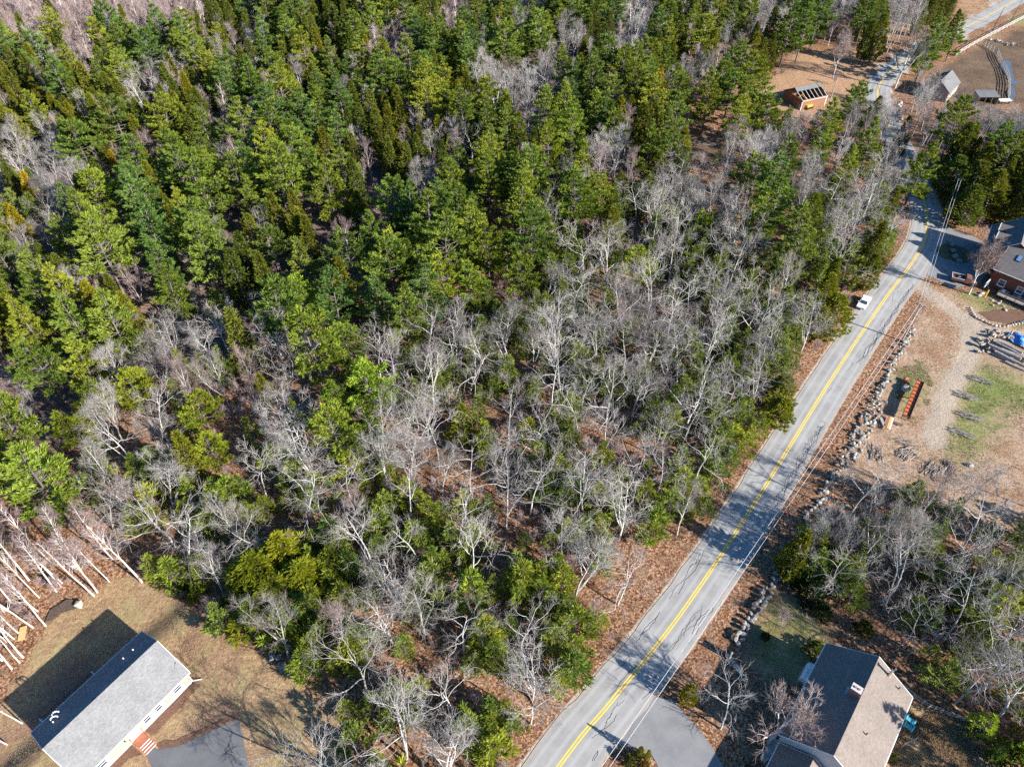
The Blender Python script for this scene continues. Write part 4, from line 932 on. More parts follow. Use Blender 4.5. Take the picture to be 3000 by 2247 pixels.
# cover codes: 0 open, 1 r pink saplings, 2 h hemlock, 3 p pine, 4 m mixed, 5 b bare, 6 u bare over young evergreens, 7 o open bare, 8 w birch, 9 y bare and evergreen
ZM = [['.rhpmbuowy'[c] for c in row] for row in ZMAP]
def zone(u, v):
    i = min(max(int(v // 100), 0), 22); j = min(max(int(u // 100), 0), 29); return ZM[i][j]
REGION = [('in the pink sapling thicket at the upper left', lambda u, v: v < 180 and u < 900),
          ('in the wood below the far road at the top right', lambda u, v: u > 1900 and v < 260),
          ('around the cabin clearing and paddock at the upper right', lambda u, v: u > 2050 and v < 480),
          ('in the thick grove near the driveway bend on the right', lambda u, v: u > 2690 and v < 700),
          ('in the dense evergreen stand filling the upper left', lambda u, v: u < 1000 and v < 620),
          ('in the evergreen stand along the top middle', lambda u, v: u < 1950 and v < 430),
          ('around the shadowed hollow left of the pine clump', lambda u, v: u < 900 and v < 1080),
          ('in the pine clump at the middle of the wood', lambda u, v: u < 1650 and v < 900),
          ('in the birch grove beside the ranch house', lambda u, v: u < 420 and v > 1480),
          ('in the wood between the hollow and the ranch house lawn', lambda u, v: u < 1000),
          ('in the wooded yard behind the tan roofed house', lambda u, v: u > 2280 and v > 1350),
          ('in the open leaf strewn wood above the road', lambda u, v: v < 1150),
          ('in the leaf strewn wood by the bottom bend of the road', lambda u, v: v > 1650),
          ('in the middle of the leaf strewn wood beside the road', lambda u, v: True)]
def region(u, v):
    for n, f in REGION:
        if f(u, v): return n
KIND = {'oak': ('bare_tree', 'bare grey tree with crooked pale branches', 'tree'), 'maple': ('twiggy_tree', 'bare grey tree with fine upright twigs', 'tree'),
        'sapling': ('red_maple_sapling', 'slim bare sapling with pinkish twigs', 'sapling'), 'birch': ('white_birch', 'slender white stemmed birch without leaves', 'birch'),
        'pine': ('white_pine', 'tall white pine with tiered green boughs', 'pine'), 'hem': ('hemlock', 'dense olive green conical evergreen', 'evergreen'),
        'young': ('young_hemlock', 'low soft green young evergreen under bare trees', 'young evergreen'), 'cedar': ('cedar', 'narrow yellow green cedar', 'cedar'),
        'shrub': ('evergreen_shrub', 'rounded dark green shrub', 'shrub'), 'ornam': ('ornamental_tree', 'bare ornamental tree', 'tree'), 'spread': ('bare_tree', 'large bare tree', 'tree')}
pr = random.Random(77)
placed = []          # (x, y, r)
FORB = [P[k] for k in ('lawn', 'lawn2', 'lawn3', 'field', 'paddock', 'clearing', 'farfield', 'verge', 'apron', 'drive_l', 'drive_r', 'stumpland')]
def plant(kind, var, x, y, s, rot, tint, label=None, cat=None, group=None, whole=False, name=None, wf=1.0):
    nm, _, c0 = KIND[kind]; trunk, crown, wh, H = PROTO[kind][var % len(PROTO[kind])]
    loc = (x, y, tz(x, y) - .05)
    if whole:
        o = link(name or nm, wh, None, loc, rot, (s * wf, s * wf, s)); o.color = (*tint, 1); tag(o, label, cat or c0, group); return o
    r = empty(name or nm, loc, rot, label, cat or c0, group); r.scale = (s * wf, s * wf, s)
    for n_, me in (('trunk', trunk), ('crown', crown)):
        o = link(n_, me, r); o.color = (*(tint if n_ == 'crown' else (1, 1, 1)), 1)
    return r
# --- evergreens and other trees that the photograph singles out: (kind, variant, top u, top v, height, radius factor, tint, label)
YG, BG, YO, LG, OL = (1.35, 1.3, .75), (.85, 1.08, 1.4), (1.55, 1.4, .6), (1.2, 1.3, .8), (1.1, 1.0, .7)
HERO = [
 ('pine', 2, 869, 813, 12, 1.0, (1.35, 1.45, .8), 'bright green pine at the left front of the middle pine clump'),
 ('pine', 0, 960, 790, 14, 1.0, BG, 'blue green pine just behind the bright green pine'),
 ('pine', 3, 1104, 813, 12, 1.0, BG, 'rounded blue green pine at the right front of the pine clump'),
 ('cedar', 1, 1106, 880, 8.5, 1.0, YO, 'yellow olive cedar below the rounded blue green pine'),
 ('pine', 4, 1010, 965, 9, .9, LG, 'small bright pine in front of the pine clump'),
 ('pine', 1, 975, 1118, 10, .85, LG, 'left tree of the bright pine pair in the centre left'),
 ('pine', 2, 1075, 1074, 12, 1.05, (1.3, 1.5, .75), 'right taller tree of the bright pine pair in the centre left'),
 ('pine', 4, 362, 1090, 9, .85, YO, 'round yellow pine standing above the bare crowns at the left'),
 ('pine', 2, 240, 1145, 9, .8, YO, 'yellow pine at the edge of the blue shaded gap on the left'),
 ('pine', 3, 155, 1200, 8, .6, YO, 'small yellow pine leaning over the blue shaded gap'),
 ('pine', 4, 568, 1153, 9, .7, (1.7, 1.5, .65), 'compact bright yellow green pine among bare crowns left of centre'),
 ('pine', 0, 597, 1268, 8, .7, (1.5, 1.4, .7), 'smaller yellow green pine just below the compact bright one'),
 ('pine', 0, 27, 1290, 16, 1.25, (1.1, 1.2, .9), 'big green pine at the left edge above the birches'),
 ('pine', 1, 185, 965, 13, .9, (1.3, 1.25, .8), 'yellow green pine at the left just above the hollow'),
 ('young', 1, 715, 1222, 7, 1.0, (1.2, 1.2, 1.1), 'soft pale green young pine beside the dark gap left of the bright pine pair'),
 ('hem', 2, 760, 1098, 7, .8, OL, 'small dark evergreen in the shaded bare wood left of the bright pine pair'),
 ('pine', 1, 1086, 618, 13, .9, (1.0, 1.1, .9), 'pointed pine beside the blue shaded gap near the middle'),
 ('pine', 0, 1253, 560, 16, 1.1, (.95, 1.0, .8), 'left one of the broad dark pines in the middle clump'),
 ('pine', 2, 1325, 552, 16, 1.1, (1.0, 1.05, .75), 'second broad dark pine in the middle clump'),
 ('pine', 1, 1430, 440, 16, 1.0, (1.15, 1.15, .75), 'tall yellow green pine at the back of the middle clump'),
 ('cedar', 0, 1514, 440, 13, .9, YG, 'pointed yellow green cedar behind the broad pines'),
 ('pine', 3, 1522, 508, 17, 1.15, (1.1, 1.1, .7), 'largest yellow green pine right of the middle clump'),
 ('pine', 2, 1697, 508, 15, 1.25, (1.0, 1.1, .6), 'wide spreading pine standing alone right of the middle clump'),
 ('pine', 4, 1430, 662, 13, 1.0, (1.25, 1.2, .6), 'bright pine at the front right of the middle clump'),
 ('pine', 3, 1485, 672, 11, .85, (1.3, 1.25, .6), 'small pine next to the bright front pine of the middle clump'),
 ('pine', 0, 1240, 778, 13, 1.0, BG, 'pale pine above the two little front pines'),
 ('pine', 4, 1294, 758, 12, .85, YG, 'left of the three yellow green pines at the top of the bare wood'),
 ('pine', 1, 1380, 764, 11, .85, LG, 'middle of the three yellow green pines at the top of the bare wood'),
 ('pine', 3, 1262, 820, 10, .75, LG, 'lowest of the yellow green pines at the top of the bare wood'),
 ('pine', 4, 1520, 753, 11, .8, YG, 'right of the three yellow green pines at the top of the bare wood'),
 ('cedar', 0, 1217, 866, 7.5, .9, YO, 'small pointed yellow cedar among the first bare trees'),
 ('pine', 4, 1865, 735, 10, .85, YG, 'yellow green pine standing alone in the upper bare wood'),
 ('cedar', 1, 1720, 902, 6, .75, YG, 'tiny yellow green cedar in the middle of the bare wood'),
 ('hem', 0, 1349, 1190, 9.5, .95, (1.35, 1.3, .7), 'conical green evergreen beside the open orange forest floor'),
 ('pine', 2, 1611, 360, 14, .8, YO, 'golden yellow pine behind the middle clump'),
 ('pine', 4, 1935, 208, 12, .45, (3.0, 1.6, .5), 'slim orange yellow pine in the upper woods'),
 ('pine', 0, 1679, 310, 15, 1.0, LG, 'green pine right of the golden pine'),
 ('pine', 3, 1750, 258, 16, 1.1, LG, 'large green pine above the golden pine'),
 ('pine', 1, 1815, 505, 8, .7, OL, 'small olive pine among grey crowns right of the wide pine'),
 ('pine', 1, 1912, 350, 15, .8, YG, 'thin yellow green pine with a bare trunk left of the dark clearing'),
 ('pine', 2, 2267, 285, 13, 1.0, YG, 'bright yellow green pine below the cabin'),
 ('pine', 0, 2154, 205, 16, 1.2, (.95, 1.1, .8), 'big green pine left of the cabin'),
 ('pine', 1, 2457, 288, 14, .85, YG, 'tall yellow green pine between the cabin and the road'),
 ('pine', 3, 2420, 365, 13, .8, LG, 'green pine just left of the tall yellow green one below the cabin'),
 ('hem', 0, 2579, 283, 8, .9, (1.1, .95, .6), 'dark conical spruce beside the sunny stretch of the upper road'),
 ('cedar', 0, 2522, 343, 6, .9, OL, 'small narrow cedar below the sunny stretch of the upper road'),
 ('pine', 0, 2294, 525, 14, 1.0, (.8, .95, .7), 'dark green pine in the bare wood left of the road'),
 ('hem', 1, 2398, 572, 15, 1.15, YG, 'large olive evergreen in the bare wood left of the road'),
 ('hem', 3, 2629, 550, 9, .9, YG, 'olive evergreen close to the bend of the road'),
 ('cedar', 1, 2588, 425, 8, .9, YG, 'yellow green cedar in the bare wood below the upper road'),
 ('pine', 3, 2498, 432, 12, .8, YG, 'yellow green pine in the middle of the bare wood below the cabin'),
 ('pine', 1, 2733, 414, 15, 1.0, (1.2, 1.2, .7), 'tall pine leaning over the hidden bend of the road'),
 ('hem', 2, 2668, 345, 11, .9, (.65, .8, .75), 'very dark evergreen right of the upper road'),
 ('pine', 4, 2068, 625, 9, .6, (1.3, 1.35, .6), 'small bright pine in the upper bare wood'),
 ('hem', 1, 2880, 470, 12, 1.6, (1.0, 1.0, .6), 'back tree of the big evergreen grove above the driveway'),
 ('hem', 0, 2940, 505, 12, 1.7, (1.25, 1.15, .6), 'sunlit yellowish tree of the big evergreen grove above the driveway'),
 ('hem', 3, 2865, 540, 11, 1.7, (.85, .95, .65), 'dark front tree of the big evergreen grove above the driveway'),
 ('hem', 1, 2820, 455, 11, 1.4, (.8, .95, .7), 'left tree of the big evergreen grove above the driveway'),
 ('hem', 0, 2444, 805, 10.5, 1.2, YO, 'upper yellow green evergreen beside the white car'),
 ('hem', 1, 2470, 870, 9, 1.3, YO, 'lower wide yellow green evergreen overhanging the road by the white car'),
 ('hem', 3, 2425, 905, 8, 1.1, (1.5, 1.35, .7), 'olive evergreen left of the trees overhanging the road'),
 ('hem', 2, 2455, 755, 10, .9, YG, 'evergreen behind the yellow green ones above the white car'),
 ('hem', 0, 2568, 745, 9, .95, YG, 'olive evergreen at the road edge above the white car'),
 ('hem', 0, 815, 1570, 10.5, 1.45, YO, 'upper tree of the big yellow green evergreen clump at the lawn edge'),
 ('hem', 1, 735, 1640, 9.5, 1.6, (1.5, 1.42, .5), 'left tree of the big yellow green evergreen clump at the lawn edge'),
 ('hem', 3, 860, 1640, 9, 1.6, (1.45, 1.4, .55), 'right tree of the big yellow green evergreen clump at the lawn edge'),
 ('hem', 1, 785, 1725, 7.5, 2.0, YO, 'lowest front tree of the big yellow green evergreen clump at the lawn edge'),
 ('cedar', 1, 945, 1620, 8, 1.5, (1.0, 1.05, .7), 'greener tree at the right end of the yellow green clump by the lawn'),
 ('shrub', 1, 570, 1722, 2.2, 1.2, (2.2, 2.0, .7), 'low yellow green shrub at the edge of the ranch house lawn'),
 ('shrub', 0, 650, 1745, 2.4, 1.1, (2.0, 1.8, .7), 'second low yellow green shrub beside the evergreen clump on the lawn edge'),
 ('shrub', 2, 520, 1705, 2.2, .9, (1.8, 1.7, .7), 'smallest low shrub at the left end of the lawn edge row'),
 ('hem', 1, 2110, 1085, 6, .9, (1.0, 1.1, .7), 'dark little evergreen deep in the bare wood near the road'),
 ('hem', 2, 2300, 1100, 7, 1.2, (1.3, 1.2, .7), 'olive evergreen at the road edge below the white car'),
 ('hem', 3, 2290, 1170, 6.5, 1.2, (1.4, 1.3, .65), 'spreading olive evergreen with boughs over the left road edge'),
 ('pine', 1, 353, 48, 16, 1.15, (1.0, 1.1, .85), 'tallest dark pine against the pink thicket at the upper left'),
 ('pine', 0, 415, 85, 15, 1.0, (.95, 1.05, .8), 'dark pine right of the tallest one against the pink thicket'),
 ('hem', 1, 500, 65, 13, 1.1, LG, 'green evergreen pair member at the lower edge of the pink thicket'),
 ('pine', 3, 710, 165, 18, 1.1, (.95, 1.15, 1.0), 'large blue green pine in the upper left stand'),
 ('pine', 0, 560, 440, 18, 1.15, (1.1, 1.2, .95), 'large pale pine in the middle of the upper left stand'),
 ('pine', 2, 800, 420, 18, 1.15, (1.1, 1.15, .8), 'large green pine at the right of the upper left stand'),
 ('pine', 1, 370, 500, 17, 1.1, BG, 'blue green pine near the pale bare crowns on the left'),
 ('pine', 3, 400, 575, 17, 1.1, BG, 'lower blue green pine near the pale bare crowns on the left'),
 ('hem', 0, 62, 505, 11, .85, (2.6, 1.7, .6), 'golden conical tree at the left edge of the evergreen stand'),
 ('hem', 2, 20, 595, 11, 1.0, (2.4, 1.7, .7), 'lower golden tree touching the left edge'),
 ('hem', 3, 315, 440, 8, .8, (2.6, 1.6, .6), 'small golden tree among the pink twigs in the upper left stand'),
 ('hem', 1, 300, 215, 15, 1.1, (.95, .95, .7), 'very dark dense evergreen high in the upper left stand'),
 ('hem', 0, 570, 260, 14, 1.15, (.9, 1.0, .7), 'wide dark evergreen in front of a black gap in the upper left stand'),
 ('pine', 1, 2330, 15, 20, 1.15, (.85, 1.0, .75), 'very tall pine with bare trunk behind the cabin clearing'),
 ('pine', 0, 2372, 30, 18, 1.0, (.95, 1.1, .75), 'second tall pine with bare trunk behind the cabin clearing'),
 ('hem', 1, 2595, 40, 16, 1.2, (1.0, 1.0, .65), 'tall dense evergreen at the right side of the cabin clearing'),
 ('hem', 3, 2560, 60, 14, 1.1, (.75, .85, .7), 'shaded dense evergreen behind the red twigged tree'),
 ('pine', 3, 2826, 45, 15, .95, (1.2, 1.3, .7), 'bright pine beside the far road at the top right'),
 ('pine', 0, 2735, 105, 15, 1.0, (1.1, 1.2, .7), 'pine between the upper road and the barn'),
 ('pine', 4, 2760, 215, 5, .5, OL, 'small olive pine below the barn roof'),
]
HBOX = []
for kind, var, u, v, H, rf, tint, lab in HERO:
    if kind == 'pine' and v > 280: H *= 1.22
    p = Wz(u, v, H); _, _, _, H0 = PROTO[kind][var % len(PROTO[kind])]
    s = H / H0; o = plant(kind, var, p[0], p[1], s, pr.uniform(0, 6.28), tint, lab)
    hs = {'hem': 1.35, 'pine': 1.3, 'cedar': 1.2}.get(kind, 1.0) * rf
    if kind != 'shrub': o.scale = (hs, hs, s)
    placed.append((p[0], p[1], 3.0 if kind == 'pine' else 2.3 if kind == 'hem' else 1.3))
    ppm = FPX / proj(p[0], p[1], H * .7)[2]; rw_ = {'pine': 4.2, 'hem': 2.8, 'cedar': 1.6, 'shrub': 1.8, 'young': 1.8}[kind] * rf * .75 * ppm; HBOX.append((u - rw_, v, u + rw_, proj(p[0], p[1], H * .35)[1], proj(p[0], p[1], H * .5)[2]))
# bare trees the photograph singles out: base pixel, height
BARE = [('spread', 1, 2440, 232, 13, 'reddish twigged round bare tree between the cabin clearing and the upper road', (1, 1, 1)),
        ('spread', 0, 2622, 258, 17, 'big dark bare tree at the right edge of the sunny upper road', (.62, .58, .56)),
        ('spread', 0, 2180, 590, 17, 'tall pale forked tree rising below the dark clearing', (1.05, 1.05, 1.05)),
        ('spread', 1, 2838, 862, 12, 'bare tree with reddish top beside the parked truck', (1, 1, 1)),
        ('ornam', 0, 2252, 2175, 10, 'wide bare ornamental tree with reddish twig tips left of the tan roofed house', (1, 1, 1)),
        ('oak', 3, 2110, 2135, 11, 'slim bare tree on the driveway corner beside the ornamental tree', (1, 1, 1)),
        ('ornam', 0, 2285, 1835, 3, 'tiny bare fruit tree on the lawn behind the low stone wall', (1, 1, 1)),
        ('oak', 1, 1190, 2230, 16, 'big pale tree at the bottom edge right of the driveway shadows', (1.1, 1.1, 1.1)),
        ('oak', 2, 1020, 2290, 15, 'pale crooked tree cut by the bottom edge beside the dry lawn', (1.1, 1.1, 1.1)),
        ('oak', 4, 1560, 2050, 12, 'crooked tree leaning towards the road where shadows cross it', (1, 1, 1)),
        ('oak', 0, 1555, 2120, 11, 'crooked tree at the road edge below the crossing shadow', (1, 1, 1)),
        ('oak', 5, 1810, 1770, 13, 'bare tree at the road edge above the crossing shadow', (.9, .88, .86)),
        ('maple', 0, 655, 1740, 13, 'pale fan shaped bare tree behind the lawn edge shrubs', (1.15, 1.15, 1.15)),
        ('oak', 2, 560, 1660, 12, 'bright fan shaped bare tree left of the yellow green clump', (1.2, 1.2, 1.2))]
for kind, var, u, v, H, lab, tint in BARE:
    p = W(u, v); s = H / PROTO[kind][var % len(PROTO[kind])][3]
    plant(kind, var, p[0], p[1], s, pr.uniform(0, 6.28), tint, lab); placed.append((p[0], p[1], 2.0))
# birches beside the ranch house lawn: base pixels
BIR = [(134, 1834, 15), (97, 1838, 14), (178, 1717, 14), (165, 1732, 13), (275, 1745, 15), (285, 1735, 16), (320, 1704, 12), (416, 1705, 17), (182, 1708, 11), (55, 1855, 12), (42, 1872, 13),
                               (68, 1926, 14), (58, 1942, 13), (35, 1960, 14), (20, 1880, 13), (8, 1935, 14), (65, 2118, 11), (-10, 1820, 15), (10, 1790, 14), (40, 1770, 13), (-20, 1990, 14), (20, 2180, 9), (115, 1750, 14), (85, 1700, 15), (60, 1740, 12), (220, 1660, 14), (150, 1650, 15), (330, 1640, 14), (110, 1790, 13), (-30, 1880, 15)]
BO = ['first', 'second', 'third', 'fourth', 'fifth', 'sixth', 'seventh', 'eighth', 'ninth', 'tenth', 'eleventh', 'twelfth', 'thirteenth', 'fourteenth', 'fifteenth', 'sixteenth', 'seventeenth', 'eighteenth', 'nineteenth', 'twentieth'] + [str(q) + ('st' if q == 21 else 'nd' if q == 22 else 'rd' if q == 23 else 'th') for q in range(21, 40)]
BRANK = {i: r for r, i in enumerate(sorted(range(len(BIR)), key=lambda i: BIR[i][0]))}
for i, (u, v, H) in enumerate(BIR):
    p = W(u, v); s = H / PROTO['birch'][i % 4][3]
    near = {0: 'birch at the lawn corner nearest the dark mound', 4: 'left of two birches at the top corner of the lawn', 5: 'right of two birches at the top corner of the lawn', 7: 'long white birch farthest right, at the top of the lawn', 16: 'white birch stem in the house shadow at the left edge'}.get(i)
    plant('birch', i, p[0], p[1], s, pr.uniform(0, 6.28), (1, 1, 1), near or f'slender white birch, {BO[BRANK[i]]} stem base from the left beside the ranch house lawn', None, 'white birches beside the ranch house lawn')
    placed.append((p[0], p[1], 1.2))

cand = []
def scatter(step, y0, y1, fn):
    y = y0
    while y < y1:
        x = -330.0
        while x < 330:
            xx, yy = x + pr.uniform(-.46, .46) * step, y + pr.uniform(-.46, .46) * step
            u, v, d = proj(xx, yy, 8.0)
            if d > 0 and -260 < u < 3260 and -70 < v < 2420: fn(xx, yy, u, v, d)
            x += step
        y += step
def canopy(xx, yy, u, v, d):
    z = zone(u, v); q = pr.random(); k = None
    if z == 'r': k = 'birch' if q < .22 else 'sapling' if q < .95 else 'hem'
    elif z == 'h': k = 'hem' if q < .72 else 'pine' if q < .88 else 'maple' if q < .95 else 'sapling'
    elif z == 'p': k = 'pine' if q < .72 else 'hem' if q < .86 else 'maple' if q < .97 else 'sapling'
    elif z == 'm': k = 'pine' if q < .3 else 'hem' if q < .55 else 'maple' if q < .88 else 'sapling'
    elif z == 'b': k = 'oak' if q < (.5 if v > 900 else .25) else 'maple' if q < .93 else 'sapling'
    elif z == 'u': k = 'oak' if q < .66 else 'maple' if q < .72 else None
    elif z == 'o': k = 'oak' if q < .6 else None
    elif z == 'w': k = 'birch' if q < .35 else None
    elif z == 'y': k = 'hem' if q < .35 else 'maple' if q < .7 else None
    if k: cand.append((k, xx, yy, u, v, d))
scatter(4.5, 14, 190, canopy)
scatter(4.9, 190, 352, canopy)
def under(xx, yy, u, v, d):
    z = zone(u, v); pn = {'u': 1.0, 'o': .28, 'm': .12, 'b': .3 if v > 1150 else .06, 'y': .5}.get(z, 0)
    if vnoise(xx, yy, 9.0, 6) < .33: pn *= .3
    if pr.random() < pn: cand.append(('young', xx, yy, u, v, d))
scatter(2.35, 14, 200, under)
def pinkfill(xx, yy, u, v, d):
    if zone(u, v) == 'r' and pr.random() < .75: cand.append(('sapling', xx, yy, u, v, d))
scatter(3.3, 150, 352, pinkfill)
cx = np.array([c[1] for c in cand]); cy = np.array([c[2] for c in cand])
cv_ = np.array([c[4] for c in cand]); ok = line_d(cx, cy, [tuple(p) for p in DENS]) > np.where((cv_ < 560) & (cv_ > 290), 4.0, 5.4)
for f in FORB: ok &= poly_sd(cx, cy, f) > .6
ok &= ~((cx > 97) & (cy > 118) & (cy < 145))
ok &= np.minimum(line_d(cx, cy, [tuple(p) for p in TRK[0]]), line_d(cx, cy, [tuple(p) for p in TRK[1]])) > 3
for (hx, hy, hr) in ((O2[0] - 6, O2[1] - 6, 12), (O4[0] + 4, O4[1] + 4, 9), (b1[0], b1[1], 9), (s0[0] + 3, s0[1] - 2, 6)): ok &= np.hypot(cx - hx, cy - hy) > hr
PROT = [(2285, 205, 2450, 335, 1.0), (2750, 195, 2930, 300, .75), (2490, 165, 2630, 290, .85), (2700, 640, 2910, 840, 1.0), (2880, 120, 3000, 310, .9), (2830, 0, 3000, 130, 1.0), (2230, 190, 2480, 330, .9), (2640, 590, 2740, 780, 1.0)]
for i, (x_, y_) in enumerate(zip(cx, cy)):
    for z_ in (3, 6, 9, 12):
        u_, v_, _ = proj(x_, y_, z_ * (.5 if cand[i][0] == 'young' else 1))
        if any(a < u_ < c and b < v_ < d and ((i * 7919) % 100) / 100 < q for a, b, c, d, q in PROT): ok[i] = False
for i, c in enumerate(cand):
    if c[0] == 'young' or not ok[i]: continue
    zt = 12.5; us, vs_, ds = proj(cx[i], cy[i], zt); um, vm, _ = proj(cx[i], cy[i], zt * .62)
    for a, b_, e, d_, dep in HBOX:
        if ds < dep and ((a < us < e and b_ < vs_ < d_) or (a < um < e and b_ < vm < d_)) and ((i * 104729) % 100) < 88: ok[i] = False; break
cell = {}
def near_ok(x, y, r):
    i, j = int(x // 6), int(y // 6)
    for a in (-1, 0, 1):
        for b in (-1, 0, 1):
            for (px_, py_, pr_) in cell.get((i + a, j + b), ()):
                if (px_ - x) ** 2 + (py_ - y) ** 2 < (r + pr_) ** 2: return False
    return True
def put(x, y, r): cell.setdefault((int(x // 6), int(y // 6)), []).append((x, y, r))
for q in placed: put(*q)
RAD = {'oak': 2.05, 'maple': 1.5, 'sapling': .9, 'birch': 1.0, 'pine': 2.25, 'hem': 1.6, 'young': .45}
order = [c for c, k in zip(cand, ok) if k]; pr.shuffle(order); order.sort(key=lambda c: {'pine': 0, 'hem': 0, 'young': 2}.get(c[0], 1))
keep = []
for c in order:
    if near_ok(c[1], c[2], RAD[c[0]]): put(c[1], c[2], RAD[c[0]]); keep.append(c)
keep.sort(key=lambda c: c[5])
TINTS = {'pine': [(1, 1, 1), (1.2, 1.2, .8), (.85, 1.05, 1.25), (1.05, 1.1, .9), (1.4, 1.25, .75), (1.0, 1.12, 1.0)], 'hem': [(1, 1, 1), (1.2, 1.1, .8), (.85, .95, .8), (1.05, 1.0, .75), (1.4, 1.2, .7)],
         'young': [(1, 1, 1), (1.25, 1.15, .8), (.9, 1.0, 1.0), (1.4, 1.25, .75), (1.05, 1.1, .8)]}
HT = {'oak': (11.5, 15), 'maple': (11, 15), 'sapling': (7.5, 11.5), 'birch': (12, 17), 'pine': (14, 20), 'hem': (10, 16), 'young': (3.8, 8.2)}
LMS = [(u, v + 40, 'the ' + l) for _, _, u, v, _, _, _, l in HERO if len(l.split()) <= 8] + [(u, v - 60, 'the ' + l) for _, _, u, v, _, l, _ in BARE if len(l.split()) <= 8]
LMS += [(300, 2050, 'the ranch house'), (2480, 2080, 'the tan roofed house'), (2530, 890, 'the white car'), (2345, 270, 'the cabin'), (2785, 240, 'the barn'), (2885, 275, 'the run-in shed'), (2655, 1165, 'the rusty trough'), (2240, 1710, 'the boulder wall'),
        (2640, 960, 'the rubble wall pole'), (2795, 560, 'the transformer pole'), (2920, 60, 'the far road'), (2560, 240, 'the sunny upper road stretch'), (2050, 440, 'the dark clearing'), (250, 60, 'the pink thicket'), (2360, 200, 'the dirt mound'),
        (1450, 1300, 'the open orange forest floor'), (1700, 2150, 'the bottom road bend'), (2250, 1440, 'the tree shadows on the road'), (2690, 2080, 'the split rail fence'), (810, 1950, 'the mossy rock heap'), (60, 1180, 'the blue shaded gap at the left'), (1180, 570, 'the dark gap in the middle'), (700, 900, 'the grey hollow')]
SHORT = {'oak': 'bare crooked tree', 'maple': 'bare fine twigged tree', 'sapling': 'bare pinkish sapling', 'birch': 'white stemmed birch', 'hem': 'dense olive evergreen', 'young': 'low young evergreen', 'pine': 'tiered pine'}
ORD = ['nearest', 'second', 'third', 'fourth', 'fifth', 'sixth', 'seventh', 'eighth', 'ninth', 'tenth', 'eleventh', 'twelfth', 'thirteenth', 'fourteenth', 'fifteenth', 'sixteenth', 'seventeenth', 'eighteenth', 'nineteenth', 'twentieth']
lu = np.array([q[0] for q in LMS]); lv = np.array([q[1] for q in LMS]); bins = {}
for c in keep:
    dd = np.hypot(lu - c[3], lv - c[4]); i = int(np.argmin(dd)); du, dv = c[3] - lu[i], c[4] - lv[i]
    way = ('right of' if du > 0 else 'left of') if abs(du) > abs(dv) else ('below' if dv > 0 else 'above')
    bins.setdefault((c[0], i, way), []).append((dd[i], c))
UL = {}
for (k_, i, way), lst in bins.items():
    lst.sort(key=lambda q: q[0])
    for n_, (_, c) in enumerate(lst): UL[c] = f"{SHORT[k_]}, {ORD[n_] if n_ < 20 else str(n_ + 1) + ('st' if n_ % 10 == 0 else 'nd' if n_ % 10 == 1 else 'rd' if n_ % 10 == 2 else 'th')} {way} {LMS[i][2]}"
INH = poly_sd(np.array([c[1] for c in keep]), np.array([c[2] for c in keep]), HOLLOW) < 2
cnt = {}; rest = {}
for (k, x, y, u, v, d), inh in zip(keep, INH):
    key = KIND[k][0]; n = cnt.get(key, 0); var = pr.randrange(len(PROTO[k])); H = pr.uniform(*HT[k]) * (.55 if inh and k in ('oak', 'maple', 'sapling') else 1); s = H / PROTO[k][var][3]; rot = pr.uniform(0, 6.283)
    if k == 'sapling' and d > 200: s *= 1.15
    if n < 300:
        cnt[key] = n + 1; _, lab, cat = KIND[k]; tint = pr.choice(TINTS.get(k, [(1, 1, 1), (1.1, 1.08, 1.05), (.9, .88, .87)])); reg = region(u, v)
        if k == 'pine': lab = {(.85, 1.05, 1.25): 'tall blue green white pine', (1.4, 1.25, .75): 'tall yellow green white pine'}.get(tint, 'tall green white pine')
        plant(k, var, x, y, s, rot, tint, UL[(k, x, y, u, v, d)], cat, f'{SHORT[k]}s {reg}', whole=d > 215, wf={'pine': 1.2, 'hem': 1.3, 'young': 1.35}.get(k, 1))
    else: rest.setdefault(key, []).append((x, y, tz(x, y) - .05, s * {'pine': 1.1, 'hem': 1.12, 'young': 1.15}.get(k, 1), rot, (k, var), UL[(k, x, y, u, v, d)]))

